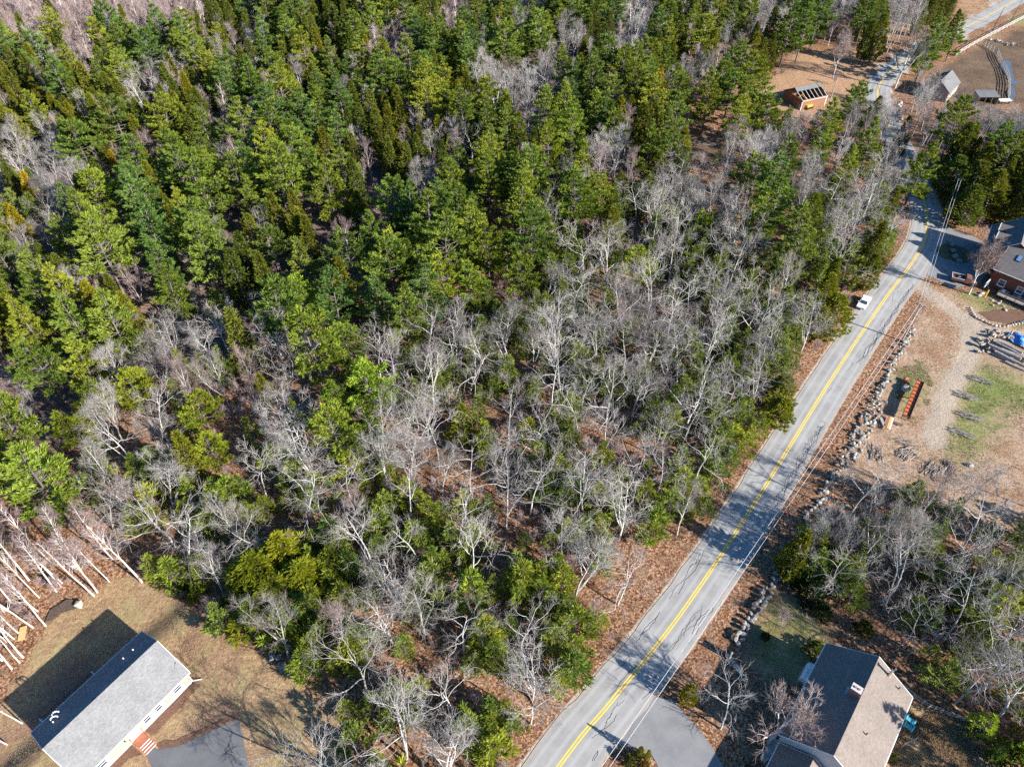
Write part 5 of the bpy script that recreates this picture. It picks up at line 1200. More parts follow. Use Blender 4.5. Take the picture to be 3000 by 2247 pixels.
def gn_stuff(name, items, meshes, label=None):
    """one object: instances of raw meshes on points (geometry nodes)"""
    keys = sorted(set(i[5] for i in items)); kidx = {k: i for i, k in enumerate(keys)}
    me = bpy.data.meshes.new(name); me.vertices.add(len(items))
    me.vertices.foreach_set('co', np.array([i[:3] for i in items], np.float32).ravel())
    for nm_, tp, vals in (('tscale', 'FLOAT', [i[3] for i in items]), ('trot', 'FLOAT', [i[4] for i in items]), ('tidx', 'INT', [kidx[i[5]] for i in items])):
        a = me.attributes.new(nm_, tp, 'POINT'); a.data.foreach_set('value', np.array(vals, np.int32 if tp == 'INT' else np.float32))
    o = link(name, me); g = bpy.data.node_groups.new(name, 'GeometryNodeTree')
    g.interface.new_socket('Geometry', in_out='INPUT', socket_type='NodeSocketGeometry'); g.interface.new_socket('Geometry', in_out='OUTPUT', socket_type='NodeSocketGeometry')
    gi = g.nodes.new('NodeGroupInput'); go = g.nodes.new('NodeGroupOutput'); iop = g.nodes.new('GeometryNodeInstanceOnPoints'); j = g.nodes.new('GeometryNodeJoinGeometry')
    mp = g.nodes.new('GeometryNodeMeshToPoints'); g.links.new(gi.outputs[0], mp.inputs[0]); g.links.new(mp.outputs[0], iop.inputs['Points'])
    for k in reversed(keys):
        src = meshes(k); oi = g.nodes.new('GeometryNodeObjectInfo'); oi.inputs[0].default_value = src; oi.transform_space = 'ORIGINAL'; oi.inputs['As Instance'].default_value = False
        gt = g.nodes.new('GeometryNodeGeometryToInstance'); g.links.new(oi.outputs['Geometry'], gt.inputs[0]); g.links.new(gt.outputs[0], j.inputs[0])
    g.links.new(j.outputs[0], iop.inputs['Instance']); iop.inputs['Pick Instance'].default_value = True
    def attr(n_, tp):
        a = g.nodes.new('GeometryNodeInputNamedAttribute'); a.data_type = tp; a.inputs[0].default_value = n_; return a.outputs[0]
    g.links.new(attr('tidx', 'INT'), iop.inputs['Instance Index'])
    cx_ = g.nodes.new('ShaderNodeCombineXYZ'); g.links.new(attr('trot', 'FLOAT'), cx_.inputs[2]); g.links.new(cx_.outputs[0], iop.inputs['Rotation'])
    g.links.new(attr('tscale', 'FLOAT'), iop.inputs['Scale']); g.links.new(iop.outputs[0], go.inputs[0])
    md = o.modifiers.new('scatter', 'NODES'); md.node_group = g; o['kind'] = 'stuff'
    return o
_srcs = {}
def proto_obj(k):
    """an already planted single-object tree that carries the prototype's joined mesh"""
    if k in _srcs: return _srcs[k]
    wh = PROTO[k[0]][k[1]][2]
    for o in COL.objects:
        if o.data == wh: _srcs[k] = o; return o
    # none planted as one object: swap the last planted tree of this variant
    raise RuntimeError('no source for %s' % (k,))
NAMES = {'bare_tree': 'far_bare_woods', 'twiggy_tree': 'far_twiggy_woods', 'white_pine': 'far_pine_woods', 'hemlock': 'far_evergreen_woods', 'red_maple_sapling': 'far_sapling_thicket', 'young_hemlock': 'far_young_evergreens', 'white_birch': 'far_birch_woods'}
LABS = {'bare_tree': 'mass of bare grey crooked trees in the distant woods', 'twiggy_tree': 'mass of fine twigged bare trees in the distant woods', 'white_pine': 'mass of tall pines in the distant woods', 'hemlock': 'mass of dense olive evergreens in the distant woods', 'red_maple_sapling': 'pink haze of bare saplings in the distant thicket',
        'young_hemlock': 'scattered low young evergreens farther back under the trees', 'white_birch': 'far birches'}
for key, items in rest.items():
    have = {}
    its = []
    for it in items:
        k = it[5]
        if k not in have:
            # first of its variant: planted as one object, the source of the mass
            have[k] = plant(k[0], k[1], it[0], it[1], it[3], it[4], (1, 1, 1), it[6], None, f"{SHORT[k[0]]}s {region(*proj(it[0], it[1], 8)[:2])}", whole=True); _srcs[k] = have[k]
        else: its.append(it)
    if its: o = gn_stuff(NAMES[key], its, lambda k: _srcs[k]); tag(o, LABS[key])
print('TREES', cnt, {k: len(v) for k, v in rest.items()})
# ================================================================== THINGS
tr = random.Random(9)
M['stone'] = simple('field_stone', (0.24, 0.23, 0.215), 0.9, 0.55, 1.6, bump=.03)
M['paleston'] = simple('pale_stone', (0.40, 0.365, 0.315), 0.9, 0.35, 1.6, bump=.03)
def stone_mesh(seed, mat):
    r_ = random.Random(seed); bm = bmesh.new(); bmesh.ops.create_icosphere(bm, subdivisions=1, radius=.5)
    for v in bm.verts: v.co *= r_.uniform(.72, 1.12)
    bmesh.ops.bevel(bm, geom=bm.edges[:], offset=.05, segments=1, affect='EDGES', profile=.6) if seed % 2 else None
    me = bpy.data.meshes.new('stone'); bm.to_mesh(me); bm.free(); me.materials.append(mat); return me
STONES = [stone_mesh(i, M['stone']) for i in (2, 4, 6, 8, 10, 12)]; PALE = [stone_mesh(i, M['paleston']) for i in (14, 16, 18)]
def add_stone(root, x, y, z, sx_, sy_, sz_, rot, meshes=None, rel=True):
    o = link('stone', tr.choice(meshes or STONES), root, (x - root.location.x, y - root.location.y, z - root.location.z), (tr.uniform(-.25, .25), tr.uniform(-.25, .25), rot), (sx_, sy_, sz_)); return o
# big stone retaining wall near the tan roofed house
wp = spline([W(u, v)[:2] for u, v in ((2322, 1588), (2305, 1640), (2262, 1700), (2228, 1755), (2195, 1800), (2172, 1840), (2150, 1880))], .78)
wl = empty('stone_wall', (*wp[0], 0), 0, 'low wall of large grey boulders between the road verge and the lawn', 'stone wall')
for i, p in enumerate(wp):
    for k in range(2):
        add_stone(wl, p[0] + tr.uniform(-.2, .2) + k * .62, p[1] + tr.uniform(-.2, .2) - k * .4, .28 + .3 * (k == 0), tr.uniform(.6, 1.45), tr.uniform(.55, 1.05), tr.uniform(.5, .9), tr.uniform(0, 3))
# long rubble wall along the road
rp = spline([W(u, v)[:2] for u, v in ((2335, 1560), (2385, 1480), (2430, 1395), (2462, 1345), (2500, 1270), (2545, 1185), (2590, 1110), (2622, 1050), (2645, 1005), (2672, 960))], .62)
rw = empty('stone_wall', (*rp[0], 0), 0, 'long tumbled rubble wall of field stones along the right verge of the road', 'stone wall')
nst = 0
for i, p in enumerate(rp):
    u_, v_, _ = proj(p[0], p[1], 0); wide = 2.6 if 1150 < v_ < 1340 else 1.3 if v_ > 1100 else .8
    for k in range(4 if wide > 2 else 3 if wide > 1 else 1 if v_ > 1075 else 2):
        if nst >= 298: break
        f = tr.uniform(0, 1) ** 1.3; s = tr.uniform(.22, .75) if k else tr.uniform(.5, .95)
        nrm = np.array([.79, -.61]); q = p + nrm * (f * wide) + np.array([tr.uniform(-.3, .3), tr.uniform(-.3, .3)])
        add_stone(rw, q[0], q[1], tr.uniform(.05, .8) * (1 - f * .8), s * tr.uniform(1, 1.7), s, s * tr.uniform(.45, .8), tr.uniform(0, 3), PALE if tr.random() < .35 else None); nst += 1
# curved edging of pale stones round the garden bed
ep = spline([W(u, v)[:2] for u, v in ((2842, 905), (2856, 930), (2885, 945), (2915, 957), (2950, 957), (2990, 948), (3040, 935))], .62)
ed = empty('stone_edging', (*ep[0], 0), 0, 'curved edging of pale blocks round the brown garden bed', 'stone edging')
for p in ep: add_stone(ed, p[0], p[1], .25, tr.uniform(.65, .95), tr.uniform(.45, .6), tr.uniform(.55, .75), tr.uniform(-.4, .4) + 2.4, PALE)
pad('garden_bed', rough_poly(px2([(2866, 915), (2900, 940), (2950, 950), (3010, 938), (3060, 920), (3020, 905), (2960, 905), (2920, 908), (2880, 915)]), 7, .3), M['mulch'], .10)
def boulder(u, v, s, lab, pale=False, grp=None, name='boulder'):
    p = W(u, v); o = link(name, tr.choice(PALE if pale else STONES), None, (p[0], p[1], p[2] + s * .28), (tr.uniform(-.2, .2), tr.uniform(-.2, .2), tr.uniform(0, 3)), (s * 1.2, s, s * .75)); return tag(o, lab, 'boulder', grp)
boulder(2652, 1143, 1.9, 'big pale boulder left of the rusty trough', True)
boulder(2841, 1366, .9, 'white stone lying alone in the tan field', True)
boulder(233, 1774, 1.3, 'pale boulder at the top edge of the ranch house lawn', True)
for i, (u, v, s) in enumerate(((2786, 722, 1.4), (2790, 740, 1.6), (2797, 757, 1.8), (2808, 768, 1.5), (2782, 712, 1.1))):
    boulder(u, v, s, 'grey boulder in the row on the shaded grass island of the driveway', False, 'boulders on the driveway island')
for i in range(9):
    boulder(2900 + tr.uniform(-6, 45), 893 + tr.uniform(-12, 22), tr.uniform(.4, .8), 'small pale rock scattered between the deck and the garden bed', True, 'rocks by the garden bed', 'rock')
for i in range(12):
    boulder(2634 + tr.uniform(-4, 6), 300 + i * 5.2, tr.uniform(.7, 1.2), 'pale rock in the row beside the upper road bend', True, 'rocks beside the upper road bend', 'rock')
hp = W(812, 1945); hpw = empty('rock_heap', (hp[0], hp[1], 0), 0, 'heap of mossy rocks at the wood edge above the dry lawn', 'rock heap')
for i in range(34):
    q = W(768 + i * 2.6 + tr.uniform(-12, 12), 1880 + i * 3.0 + tr.uniform(-14, 14)); s = tr.uniform(.4, .9); add_stone(hpw, q[0], q[1], .2 + tr.random() * .3, s, s * .8, s * .7, tr.uniform(0, 3))
# granite posts / walkway near the ornamental tree
for k, (a, b) in enumerate((((2128, 1920), (2150, 1945)), ((2152, 1948), (2174, 1982)))):
    pa, pb = W(*a), W(*b); g = MB().bar((pa[0], pa[1], .22), (pb[0], pb[1], .22), .5, .44)
    tag(g.build('granite_step', M['paleston']), ['upper', 'lower'][k] + ' long granite step below the low boulder wall', 'step')
pad('path', rough_poly(px2([(2270, 2160), (2285, 2175), (2262, 2215), (2235, 2235), (2225, 2215), (2250, 2180)]), 8, .1), M['paleston'], .05)
# ---- utility poles and wires
def pole(u, v, H, lab, transformer=False, arm=True, xy=None, rz=None):
    p = W(u, v) if xy is None else np.array([*xy, tz(*xy)]); r_ = empty('utility_pole', p, -.65 if rz is None else rz, lab, 'utility pole')
    MB().tube([(0, 0, -.2), (0, 0, H)], [.17, .12], 8).build('pole', M['greywood'], r_)
    if arm:
        MB().bar((-1.1, 0, H - .5), (1.1, 0, H - .5), .1, .13).build('crossarm', M['greywood'], r_)
        for xx in (-1.0, .35, 1.0): MB().tube([(xx, 0, H - .43), (xx, 0, H - .22)], .06, 6).build('insulator', M['concrete'], r_)
    if transformer: MB().tube([(.36, 0, H - 2.2), (.36, 0, H - 1.3)], .26, 10).build('transformer', M['steel'], r_)
    return p + np.array([0, 0, H])
P1 = pole(2643, 999, 9.6, 'utility pole standing at the upper end of the rubble wall')
P2 = pole(2770, 611, 8.6, 'utility pole with a grey transformer left of the big evergreen grove', True)
P3 = pole(2428, 308, 8.5, 'pale utility pole below the cabin beside the upper road', arm=False)
P4 = pole(2636, 140, 8.0, 'pale utility pole behind the big dark bare tree', arm=False)
P0 = pole(0, 0, 9.5, 'utility pole on the right verge below the bottom edge', xy=(3.0, 17.0))
M['wire'] = simple('pale_wire', (0.5, 0.5, 0.51), 0.5, 0.05)
def wire(a, b, sag, off, lab, rad=.03):
    n = 24; d = np.array([b[1] - a[1], a[0] - b[0], 0]); d = d / np.linalg.norm(d) * off
    pts = [a + (b - a) * t + d + np.array([0, 0, -.3 - sag * 4 * t * (1 - t)]) for t in np.linspace(0, 1, n)]
    o = MB().tube(pts, rad, 5).build('power_line', M['wire']); return tag(o, lab, 'wire')
wire(P0, P1, 2.0, -.35, 'left of two overhead wires following the right edge of the road'); wire(P0, P1, 2.1, .35, 'right of two overhead wires following the right edge of the road')
wire(P1, P2, .9, -.3, 'left of two overhead wires from the rubble wall pole to the transformer pole'); wire(P1, P2, 1.0, .3, 'right of two overhead wires from the rubble wall pole to the transformer pole')
wire(P2, P4 + np.array([0, 0, 0]), 2.5, 0, 'overhead wire running up from the transformer pole over the bare crowns')
for k, (a, b) in enumerate((((2905, 97), (2937, 28)), ((2955, 78), (2970, 42)))):
    p = W(*a); o = MB().tube([p + (0, 0, -.2), p + (.5, .4, 5), p + (1.0, .6, 9)], [.22, .16, .06], 7).build('dead_tree', M['darkwood']); tag(o, ['left', 'right'][k] + ' dark limbless trunk standing beside the far road', 'tree')
# ---- cars, truck
M['carwhite'] = simple('white_car_paint', (0.78, 0.79, 0.80), 0.25, 0.03, 1, 0, .5); M['carblack'] = simple('black_car_paint', (0.02, 0.02, 0.024), 0.25, 0.05, 1, 0, .5)
M['truckbrown'] = simple('brown_truck_paint', (0.20, 0.09, 0.07), 0.45, 0.2, 2)
M['lamp'] = simple('lamp_lens', (0.7, 0.7, 0.66), 0.2, 0.05); M['tail'] = simple('tail_lens', (0.4, 0.03, 0.02), 0.3, 0.05)
def car(loc, rz, paint, lab, cat='car', name='parked_car', pickup=False):
    c = empty(name, loc, rz, lab, cat); L, Wd = 4.6, 1.85
    b = MB().prism([(-L / 2, .42), (L / 2, .42), (L / 2 + .04, .62), (L / 2 - .08, .86), (1.1, .98), (-L / 2 + .1, 1.0), (-L / 2 - .03, .7)], 'y', -Wd / 2, Wd / 2).build('body', paint, c, bevel=.09)
    pr_ = [(-.35, .98), (1.15, .96), (.55, 1.48), (-.1, 1.5)] if pickup else [(-1.75, .99), (1.15, .96), (.5, 1.46), (-1.0, 1.46)]
    x0, x1, x2, x3 = [q[0] for q in pr_]
    cb = MB(); n_ = Wd / 2 - .1; t_ = n_ - .16
    cb.add([(x0, -n_, .98), (x1, -n_, .96), (x1, n_, .96), (x0, n_, .98), (x3, -t_, pr_[3][1]), (x2, -t_, pr_[2][1]), (x2, t_, pr_[2][1]), (x3, t_, pr_[3][1])], [(0, 1, 5, 4), (1, 2, 6, 5), (2, 3, 7, 6), (3, 0, 4, 7)])
    cb.build('window', M['glass'], c)
    MB().slab([(x3 - .06, -t_ - .02, pr_[3][1] + .03), (x2 + .04, -t_ - .02, pr_[2][1] + .03), (x2 + .04, t_ + .02, pr_[2][1] + .03), (x3 - .06, t_ + .02, pr_[3][1] + .03)], .05).build('roof', paint, c, bevel=.02)
    m = MB()
    for yy in (-1, 1):
        m.bar((x0, yy * n_, .98), (x3, yy * t_, pr_[3][1]), .08); m.bar((x1, yy * n_, .96), (x2, yy * t_, pr_[2][1]), .08)
        xm = (x2 + x3) / 2; m.bar((xm, yy * (n_ + .003), .97), (xm, yy * (t_ + .003), 1.47), .09, .05)
    m.build('pillar', paint, c)
    for xx in (-1.4, 1.42):
        for yy in (-1, 1):
            wv = MB().tube([(xx, yy * (Wd / 2 - .2), .33), (xx, yy * (Wd / 2 + .02), .33)], .33, 14).build('wheel', M['tyre'], c)
            MB().tube([(xx, yy * (Wd / 2 + .022), .33), (xx, yy * (Wd / 2 + .04), .33)], .19, 10).build('rim', M['steel'], wv)
    for yy in (-.68, .68):
        box(L / 2 - .1, L / 2 + .05, yy - .2, yy + .2, .66, .82).build('headlight', M['lamp'], c); box(-L / 2 - .04, -L / 2 + .06, yy - .16, yy + .16, .7, .92).build('tail_light', M['tail'], c)
        box(.85, 1.0, yy * 1.45 - .1, yy * 1.45 + .1, .98, 1.12).build('mirror', paint, c)
    if pickup: box(-2.2, -.5, -.72, .72, 1.001, 1.03).build('bed', M['black'], c)
    return c
p = W(2528, 893); car(p, math.atan2(-.80, -.60), M['carwhite'], 'white car parked on the left road edge beside the yellow green evergreens')
p = W(2386, 290); car(p, A4 + .1, M['carblack'], 'black pickup parked in front of the cabin', 'pickup', 'pickup_truck', True)
p = W(2818, 828); tk = empty('farm_truck', p, A3 + .35, 'brown open backed truck with white load parked in the house shadow by the bare tree', 'truck')
MB().prism([(.2, .5), (2.6, .5), (2.6, 1.1), (1.6, 1.2), (1.2, 1.9), (.25, 1.95)], 'y', -.85, .85).build('cab', M['truckbrown'], tk, bevel=.06)
box(-2.4, .15, -.95, .95, .75, .85).build('bed', M['darkwood'], tk)
m = MB(); m.box(-2.4, .15, -1.0, -.952, .75, 1.35); m.box(-2.4, .15, .952, 1.0, .75, 1.35); m.box(-2.46, -2.402, -1, 1, .75, 1.35); m.build('sideboard', M['truckbrown'], tk)
m = MB(); m.bar((-2.43, -1, 1.38), (-2.43, 1, 1.38), .07); m.bar((-2.4, -.98, 1.38), (.1, -.98, 1.38), .07); m.bar((-2.4, .98, 1.38), (.1, .98, 1.38), .07); m.build('rail', M['white'], tk)
box(1.3, 1.56, -.7, .7, 1.25, 1.8).build('windscreen', M['glass'], tk)
for xx in (-1.6, 1.7):
    for yy in (-.9, .9): MB().tube([(xx, yy - .12, .42), (xx, yy + .12, .42)], .42, 12).build('wheel', M['tyre'], tk)
ld = empty('sack', p + np.array([-.9 * math.cos(A3 + .35), -.9 * math.sin(A3 + .35), .86]), .4, 'white lumpy sack in the bed of the brown truck', 'sack')
o = link('bag', PALE[0], ld, (0, 0, .25), 0, (1.2, .9, .6)); o = link('bag', PALE[1], ld, (.5, .6, .22), 1, (.8, .6, .5))
# ---- basketball hoop, shelter junk by the brown house
hq = W(2884, 872); bh = empty('basketball_hoop', hq, math.atan2(.75, -.66), 'basketball hoop with yellow padded post and white bordered board beside the brown house', 'basketball hoop')
M['yell'] = simple('yellow_pad', (0.75, 0.45, 0.02), 0.5, 0.1)
MB().tube([(0, 0, 0), (0, 0, 2.0)], .14, 8).build('post_pad', M['yell'], bh); MB().bar((0, 0, 1.9), (.9, 0, 3.2), .1).build('arm', M['black'], bh)
m = MB(); m.box(.9, .95, -.9, .9, 2.7, 3.8); m.build('backboard', M['skyglass'], bh)
m = MB(); m.box(.86, .99, -.97, -.902, 2.63, 3.87); m.box(.86, .99, .902, .97, 2.63, 3.87); m.box(.86, .99, -.9, .9, 2.63, 2.698); m.box(.86, .99, -.9, .9, 3.802, 3.87); m.build('border', M['white'], bh)
MB().tube([(1.2 + .23 * math.cos(a), .23 * math.sin(a), 3.05) for a in np.linspace(0, 6.28, 13)], .015, 5).build('rim', M['rust'], bh)
for i, (u, v) in enumerate(((2868, 868), (2876, 862))):
    q = W(u, v); tag(link('junk_pile', PALE[i], None, (q[0], q[1], .3), 0, (1.3, 1.0, .7)), ['white', 'larger white'][i] + ' bundle on the ground between the bare tree and the yellow post', 'bundle')
# ---- rusty feed trough on legs
ca, cb_ = W(2655, 1219, 1.3), W(2697, 1117, 1.3); dv = cb_ - ca; Lc = float(np.linalg.norm(dv[:2]))
tg = empty('steel_trough', (ca[0], ca[1], tz(ca[0], ca[1])), math.atan2(dv[1], dv[0]), 'long orange rusty steel trough with cross ribs standing on legs in the field', 'trough')
MB().box(0, Lc, -.62, .62, 1.2, 1.26).build('floor_plate', M['rust'], tg)
for yy in (-.62, .62): MB().box(-.05, Lc + .05, yy - .035, yy + .035, 1.05, 1.55).build('side_rail', M['rustdark'], tg)
for i in range(11):
    x = .02 + i * (Lc - .04) / 10; MB().box(x - .05, x + .05, -.58, .58, 1.265, 1.42).build('rib', M['rustdark'], tg)
for x in (.6, Lc * .5, Lc - .6):
    m = MB(); m.bar((x, -.5, 0), (x, -.5, 1.19), .12); m.bar((x, .5, 0), (x, .5, 1.19), .12); m.bar((x, -.5, .5), (x, .5, .5), .1); m.build('leg', M['rustdark'], tg)
m = MB(); m.bar((Lc * .5, .6, 1.0), (Lc * .5 + .3, 2.2, .25), .14); m.tube([(Lc * .5 + .3, 2.2, .0), (Lc * .5 + .3, 2.2, .5)], .3, 10); m.build('drive_arm', M['rustdark'], tg)
q = W(2648, 1122); o = MB().tube([q + (0, 0, .4), q + (.55, .75, .4)], .42, 12).build('barrel', M['rust']); tag(o, 'rusty orange drum lying above the pale boulder', 'drum')
# ---- boards, logs, brush
def beam(a, b, wd, mat, lab, z=.1, name='board', grp=None, th=.1):
    pa, pb = W(*a), W(*b); o = MB().bar((pa[0], pa[1], pa[2] + z), (pb[0], pb[1], pb[2] + z), wd, th).build(name, mat); return tag(o, lab, 'board' if name in ('board', 'plank') else 'log', grp)
M['newwood'] = simple('yellow_new_wood', (0.52, 0.36, 0.16), 0.8, 0.2, 4)
beam((2604, 1225), (2594, 1262), .5, M['redwood'], 'red board in the lumber below the rusty trough', .5)
beam((2609, 1227), (2598, 1262), .45, M['newwood'], 'yellow board lying next to the red board', .52)
beam((2614, 1230), (2603, 1264), .2, M['white'], 'narrow white board lying next to the yellow board', .5)
beam((2578, 1226), (2588, 1250), .5, M['greywood'], 'grey board leaning left of the red board', .35)
beam((2556, 1238), (2574, 1219), .22, M['greywood'], 'grey pole between the rubble wall and the boards', .2)
beam((2614, 1236), (2642, 1249), .35, M['darkwood'], 'dark beam lying right of the white board', .2)
beam((63, 1876), (70, 1836), .9, M['newwood'], 'weathered wooden ramp under the birches', .12, 'board')
def logm(L, r_, seed):
    g = random.Random(seed); n = 6
    m = MB().tube([(L * (i / (n - 1) - .5), g.uniform(-.05, .05), g.uniform(-.03, .03)) for i in range(n)], [r_ * g.uniform(.88, 1.05) for _ in range(n)], 9, cap=False); me = m.mesh('bark', M['log'], True)
    return me
M['log'] = simple('log_bark', (0.30, 0.265, 0.24), 0.9, 0.4, 3); M['cut'] = simple('cut_wood', (0.60, 0.42, 0.24), 0.85, 0.2, 6)
def make_log(name, loc, rz, L, r_, lab, grp, seed, tilt=0.0):
    e = empty(name, loc, (0, tilt, rz), lab, 'log', grp); link('bark', logm(L, r_, seed), e)
    for sg in (-1, 1): MB().tube([(sg * L / 2 - sg * .03, 0, 0), (sg * L / 2 + sg * .01, 0, 0)], r_ * .93, 9).build('cut_end', M['cut'], e)
    return e
la = math.atan2(*(W(2992, 1075) - W(2880, 1022))[1::-1]); lc = W(2948, 1040); nx_, ny_ = -math.sin(la), math.cos(la)
k = 0
for layer in range(3):
    for j in range(8 - layer * 2):
        off_ = (j - (7 - layer * 2) / 2) * .72; L = tr.uniform(3.5, 6.5); sh = tr.uniform(-1.0, 2.4)
        x = lc[0] + nx_ * off_ + math.cos(la) * sh; y = lc[1] + ny_ * off_ + math.sin(la) * sh
        make_log('log', (x, y, .28 + layer * .48), la + tr.uniform(-.12, .12), L, tr.uniform(.2, .36), 'long grey log in the jumbled log pile at the right edge', 'logs of the jumbled pile', k, tr.uniform(-.04, .04)); k += 1
for i in range(46):
    u, v = (2862 + tr.uniform(0, 62), 1000 + tr.uniform(-8, 40)) if i < 26 else (2880 + tr.uniform(0, 90), 985 + tr.uniform(-10, 14)); q = W(u, v)
    make_log('log', (q[0], q[1], .22 + tr.random() * .75), tr.uniform(0, 3), tr.uniform(.5, 1.1), tr.uniform(.16, .3), 'short sawn round at the near end of the jumbled log pile', 'sawn rounds of the log pile', 100 + i, tr.uniform(-.3, .3))
q = W(2988, 1002); bt = bmesh.new(); gr = 14
vs = [[bt.verts.new((i * .36 - 2.4, j * .26 - 1.7, .95 + .25 * math.sin(i * .9 + j * .5) + .18 * math.cos(j * 1.3 - i * .4) - .06 * abs(i - 6.5) - .07 * abs(j - 6.5))) for j in range(gr)] for i in range(gr)]
for i in range(gr - 1):
    for j in range(gr - 1): bt.faces.new((vs[i][j], vs[i + 1][j], vs[i + 1][j + 1], vs[i][j + 1]))
me = bpy.data.meshes.new('tarpaulin'); bt.to_mesh(me); bt.free(); me.materials.append(M['bluetarp']); o = link('tarpaulin', me, None, (q[0], q[1], .2), la); tag(o, 'crumpled bright blue tarpaulin over the log pile at the right edge', 'tarpaulin')
sd_ = o.modifiers.new('thick', 'SOLIDIFY'); sd_.thickness = .02
def brush(u, v, L, Wd, rz, lab, n=60, mat='log', grp=None, hgt=.5, name='brush_pile'):
    p = W(u, v); m = MB()
    for i in range(n):
        a = rz + tr.gauss(0, .35); x, y = tr.uniform(-L / 2, L / 2), tr.uniform(-Wd / 2, Wd / 2); l = tr.uniform(.6, 1.6); z = tr.uniform(.05, hgt)
        cx_, cy_ = x * math.cos(rz) - y * math.sin(rz), x * math.sin(rz) + y * math.cos(rz); dx, dy = math.cos(a) * l / 2, math.sin(a) * l / 2; r_ = tr.uniform(.02, .07)
        m.tube([(cx_ - dx, cy_ - dy, z), (cx_ + dx, cy_ + dy, z + tr.uniform(-.15, .25))], [r_, r_ * .6], 4)
    o = m.build(name, M[mat], None, loc=(p[0], p[1], p[2])); return tag(o, lab, 'brush pile', grp)
for i, (u, v) in enumerate(((2875, 1118), (2835, 1165), (2838, 1222), (2815, 1270))):
    brush(u, v, 3.6, 1.2, -.55, ['top', 'second', 'third', 'lowest'][i] + ' of the four brush rows on the green grass patch', 80)
brush(2660, 1330, 3.0, 2.4, .6, 'pile of pale split sticks in the tan field left of the brush', 60, 'greywood')
brush(2738, 1380, 3.2, 2.6, .9, 'jumble of pale branches at the lower edge of the tan field', 80, 'greywood')
brush(2785, 1375, 3.0, 1.0, 1.3, 'narrow row of dark logs right of the pale branch jumble', 40)
brush(2568, 1330, 3.5, 2.0, 1.2, 'dark branch heap below the rubble wall', 60); brush(2655, 1300, 2.5, 1.5, -.4, 'small brush heap in the middle of the tan field', 40)
brush(2040, 430, 5, 3, .4, 'dark log heap in the shaded clearing at the upper right', 70, 'darkwood', None, 1.2)
brush(2075, 425, 4, 2, -.3, 'pale stick heap in the shaded clearing at the upper right', 40, 'greywood')
brush(2250, 275, 6, 3, .2, 'lumber scrap heap left of the cabin', 70, 'greywood', None, .8); brush(2285, 215, 5, 3, .5, 'dark rubble heap on the mound above the cabin', 60, 'darkwood', None, .8)
brush(2890, 618, 5, 2.4, .3, 'tangle of pale roots under the big evergreen grove', 90, 'newwood', None, 1.0)
brush(2855, 612, 4, 2.0, -.2, 'pale brush left of the root tangle under the grove', 60, 'greywood', None, .8)
# ---- yard things near the tan roofed house
for i, (u, v) in enumerate(((2664, 2113), (2659, 2131))):
    q = W(u, v, 0); e = empty('patio_chair', q, A2 + 1.45, ['upper', 'lower'][i] + ' of two turquoise patio chairs on the lawn beside the tan roof', 'chair'); tq = simple('turquoise_paint', (0.10, 0.42, 0.50), 0.5, 0.12)
    for j in range(5): box(-.42, .42, -.36 + j * .15, -.36 + j * .15 + .13, .40, .43).build('seat_slat', tq, e)
    for j in range(5): MB().slab([(-.4 + j * .165, .4, .42), (-.4 + j * .165 + .15, .4, .42), (-.4 + j * .165 + .15, .68, 1.1), (-.4 + j * .165, .68, 1.1)], .03).build('back_slat', tq, e)
    for sx_ in (-.5, .5):
        box(sx_ - .08, sx_ + .08, -.45, .5, .6, .635).build('armrest', tq, e)
        for yy in (-.4, .4): box(sx_ - .04, sx_ + .04, yy - .05, yy + .05, 0, .598).build('leg', tq, e)
def rail_fence(pts, n_rail, hgt, lab, mat, name='rail_fence', gap=2.4, rr=.06):
    sp = spline(pts, gap) if len(pts) > 2 else np.array([np.array(pts[0]) + (np.array(pts[1]) - np.array(pts[0])) * t for t in np.linspace(0, 1, max(2, int(math.dist(pts[0], pts[1]) / gap)))])
    r0 = np.array([sp[0][0], sp[0][1], tz(sp[0][0], sp[0][1])]); e = empty(name, r0, 0, lab, 'fence')
    L = [np.array([q[0], q[1], tz(q[0], q[1])]) - r0 for q in sp]
    for q in L: MB().bar(q + (0, 0, -.2), q + (0, 0, hgt + .15), .15).build('post', mat, e)
    for a, b in zip(L[:-1], L[1:]):
        for k in range(n_rail):
            z = hgt * (k + 1) / n_rail; o_ = tr.uniform(-.06, .06)
            MB().tube([a + (0, 0, z), (a + b) / 2 + (0, 0, z + o_), b + (0, 0, z)], rr, 5).build('rail', mat, e)
    return e
rail_fence([W(u, v)[:2] for u, v in ((2585, 1975), (2640, 2015), (2700, 2062), (2735, 2078), (2775, 2095), (2820, 2110), (2860, 2128), (2895, 2150))], 2, .95, 'split rail fence behind the tan roofed house', M['greywood'])
rail_fence([W(u, v)[:2] for u, v in ((2918, 158), (2928, 185), (2940, 205), (2952, 240), (2952, 270), (2952, 292))], 4, 1.6, 'plank fence with pale rails crossing the brown paddock', M['greywood'], 'plank_fence', 2.6, .09)
rail_fence([W(u, v)[:2] for u, v in ((2800, 165), (2850, 135), (2900, 108), (2950, 82), (3010, 50), (3080, 15))], 3, 1.5, 'pale rail fence between the far road verge and the paddock', M['concrete'], 'rail_fence', 3.0, .08)
rail_fence([W(u, v)[:2] for u, v in ((2885, 135), (2900, 145), (2918, 158))], 3, 1.5, 'short pale fence at the top of the brown paddock', M['concrete'], 'rail_fence', 2.6, .08)
q = W(2940, 302); e = empty('trailer', q, .1, 'white flat topped trailer at the lower end of the paddock fence', 'trailer')
box(-1.9, 1.9, -.8, .8, .9, 1.0).build('deck', M['white'], e)
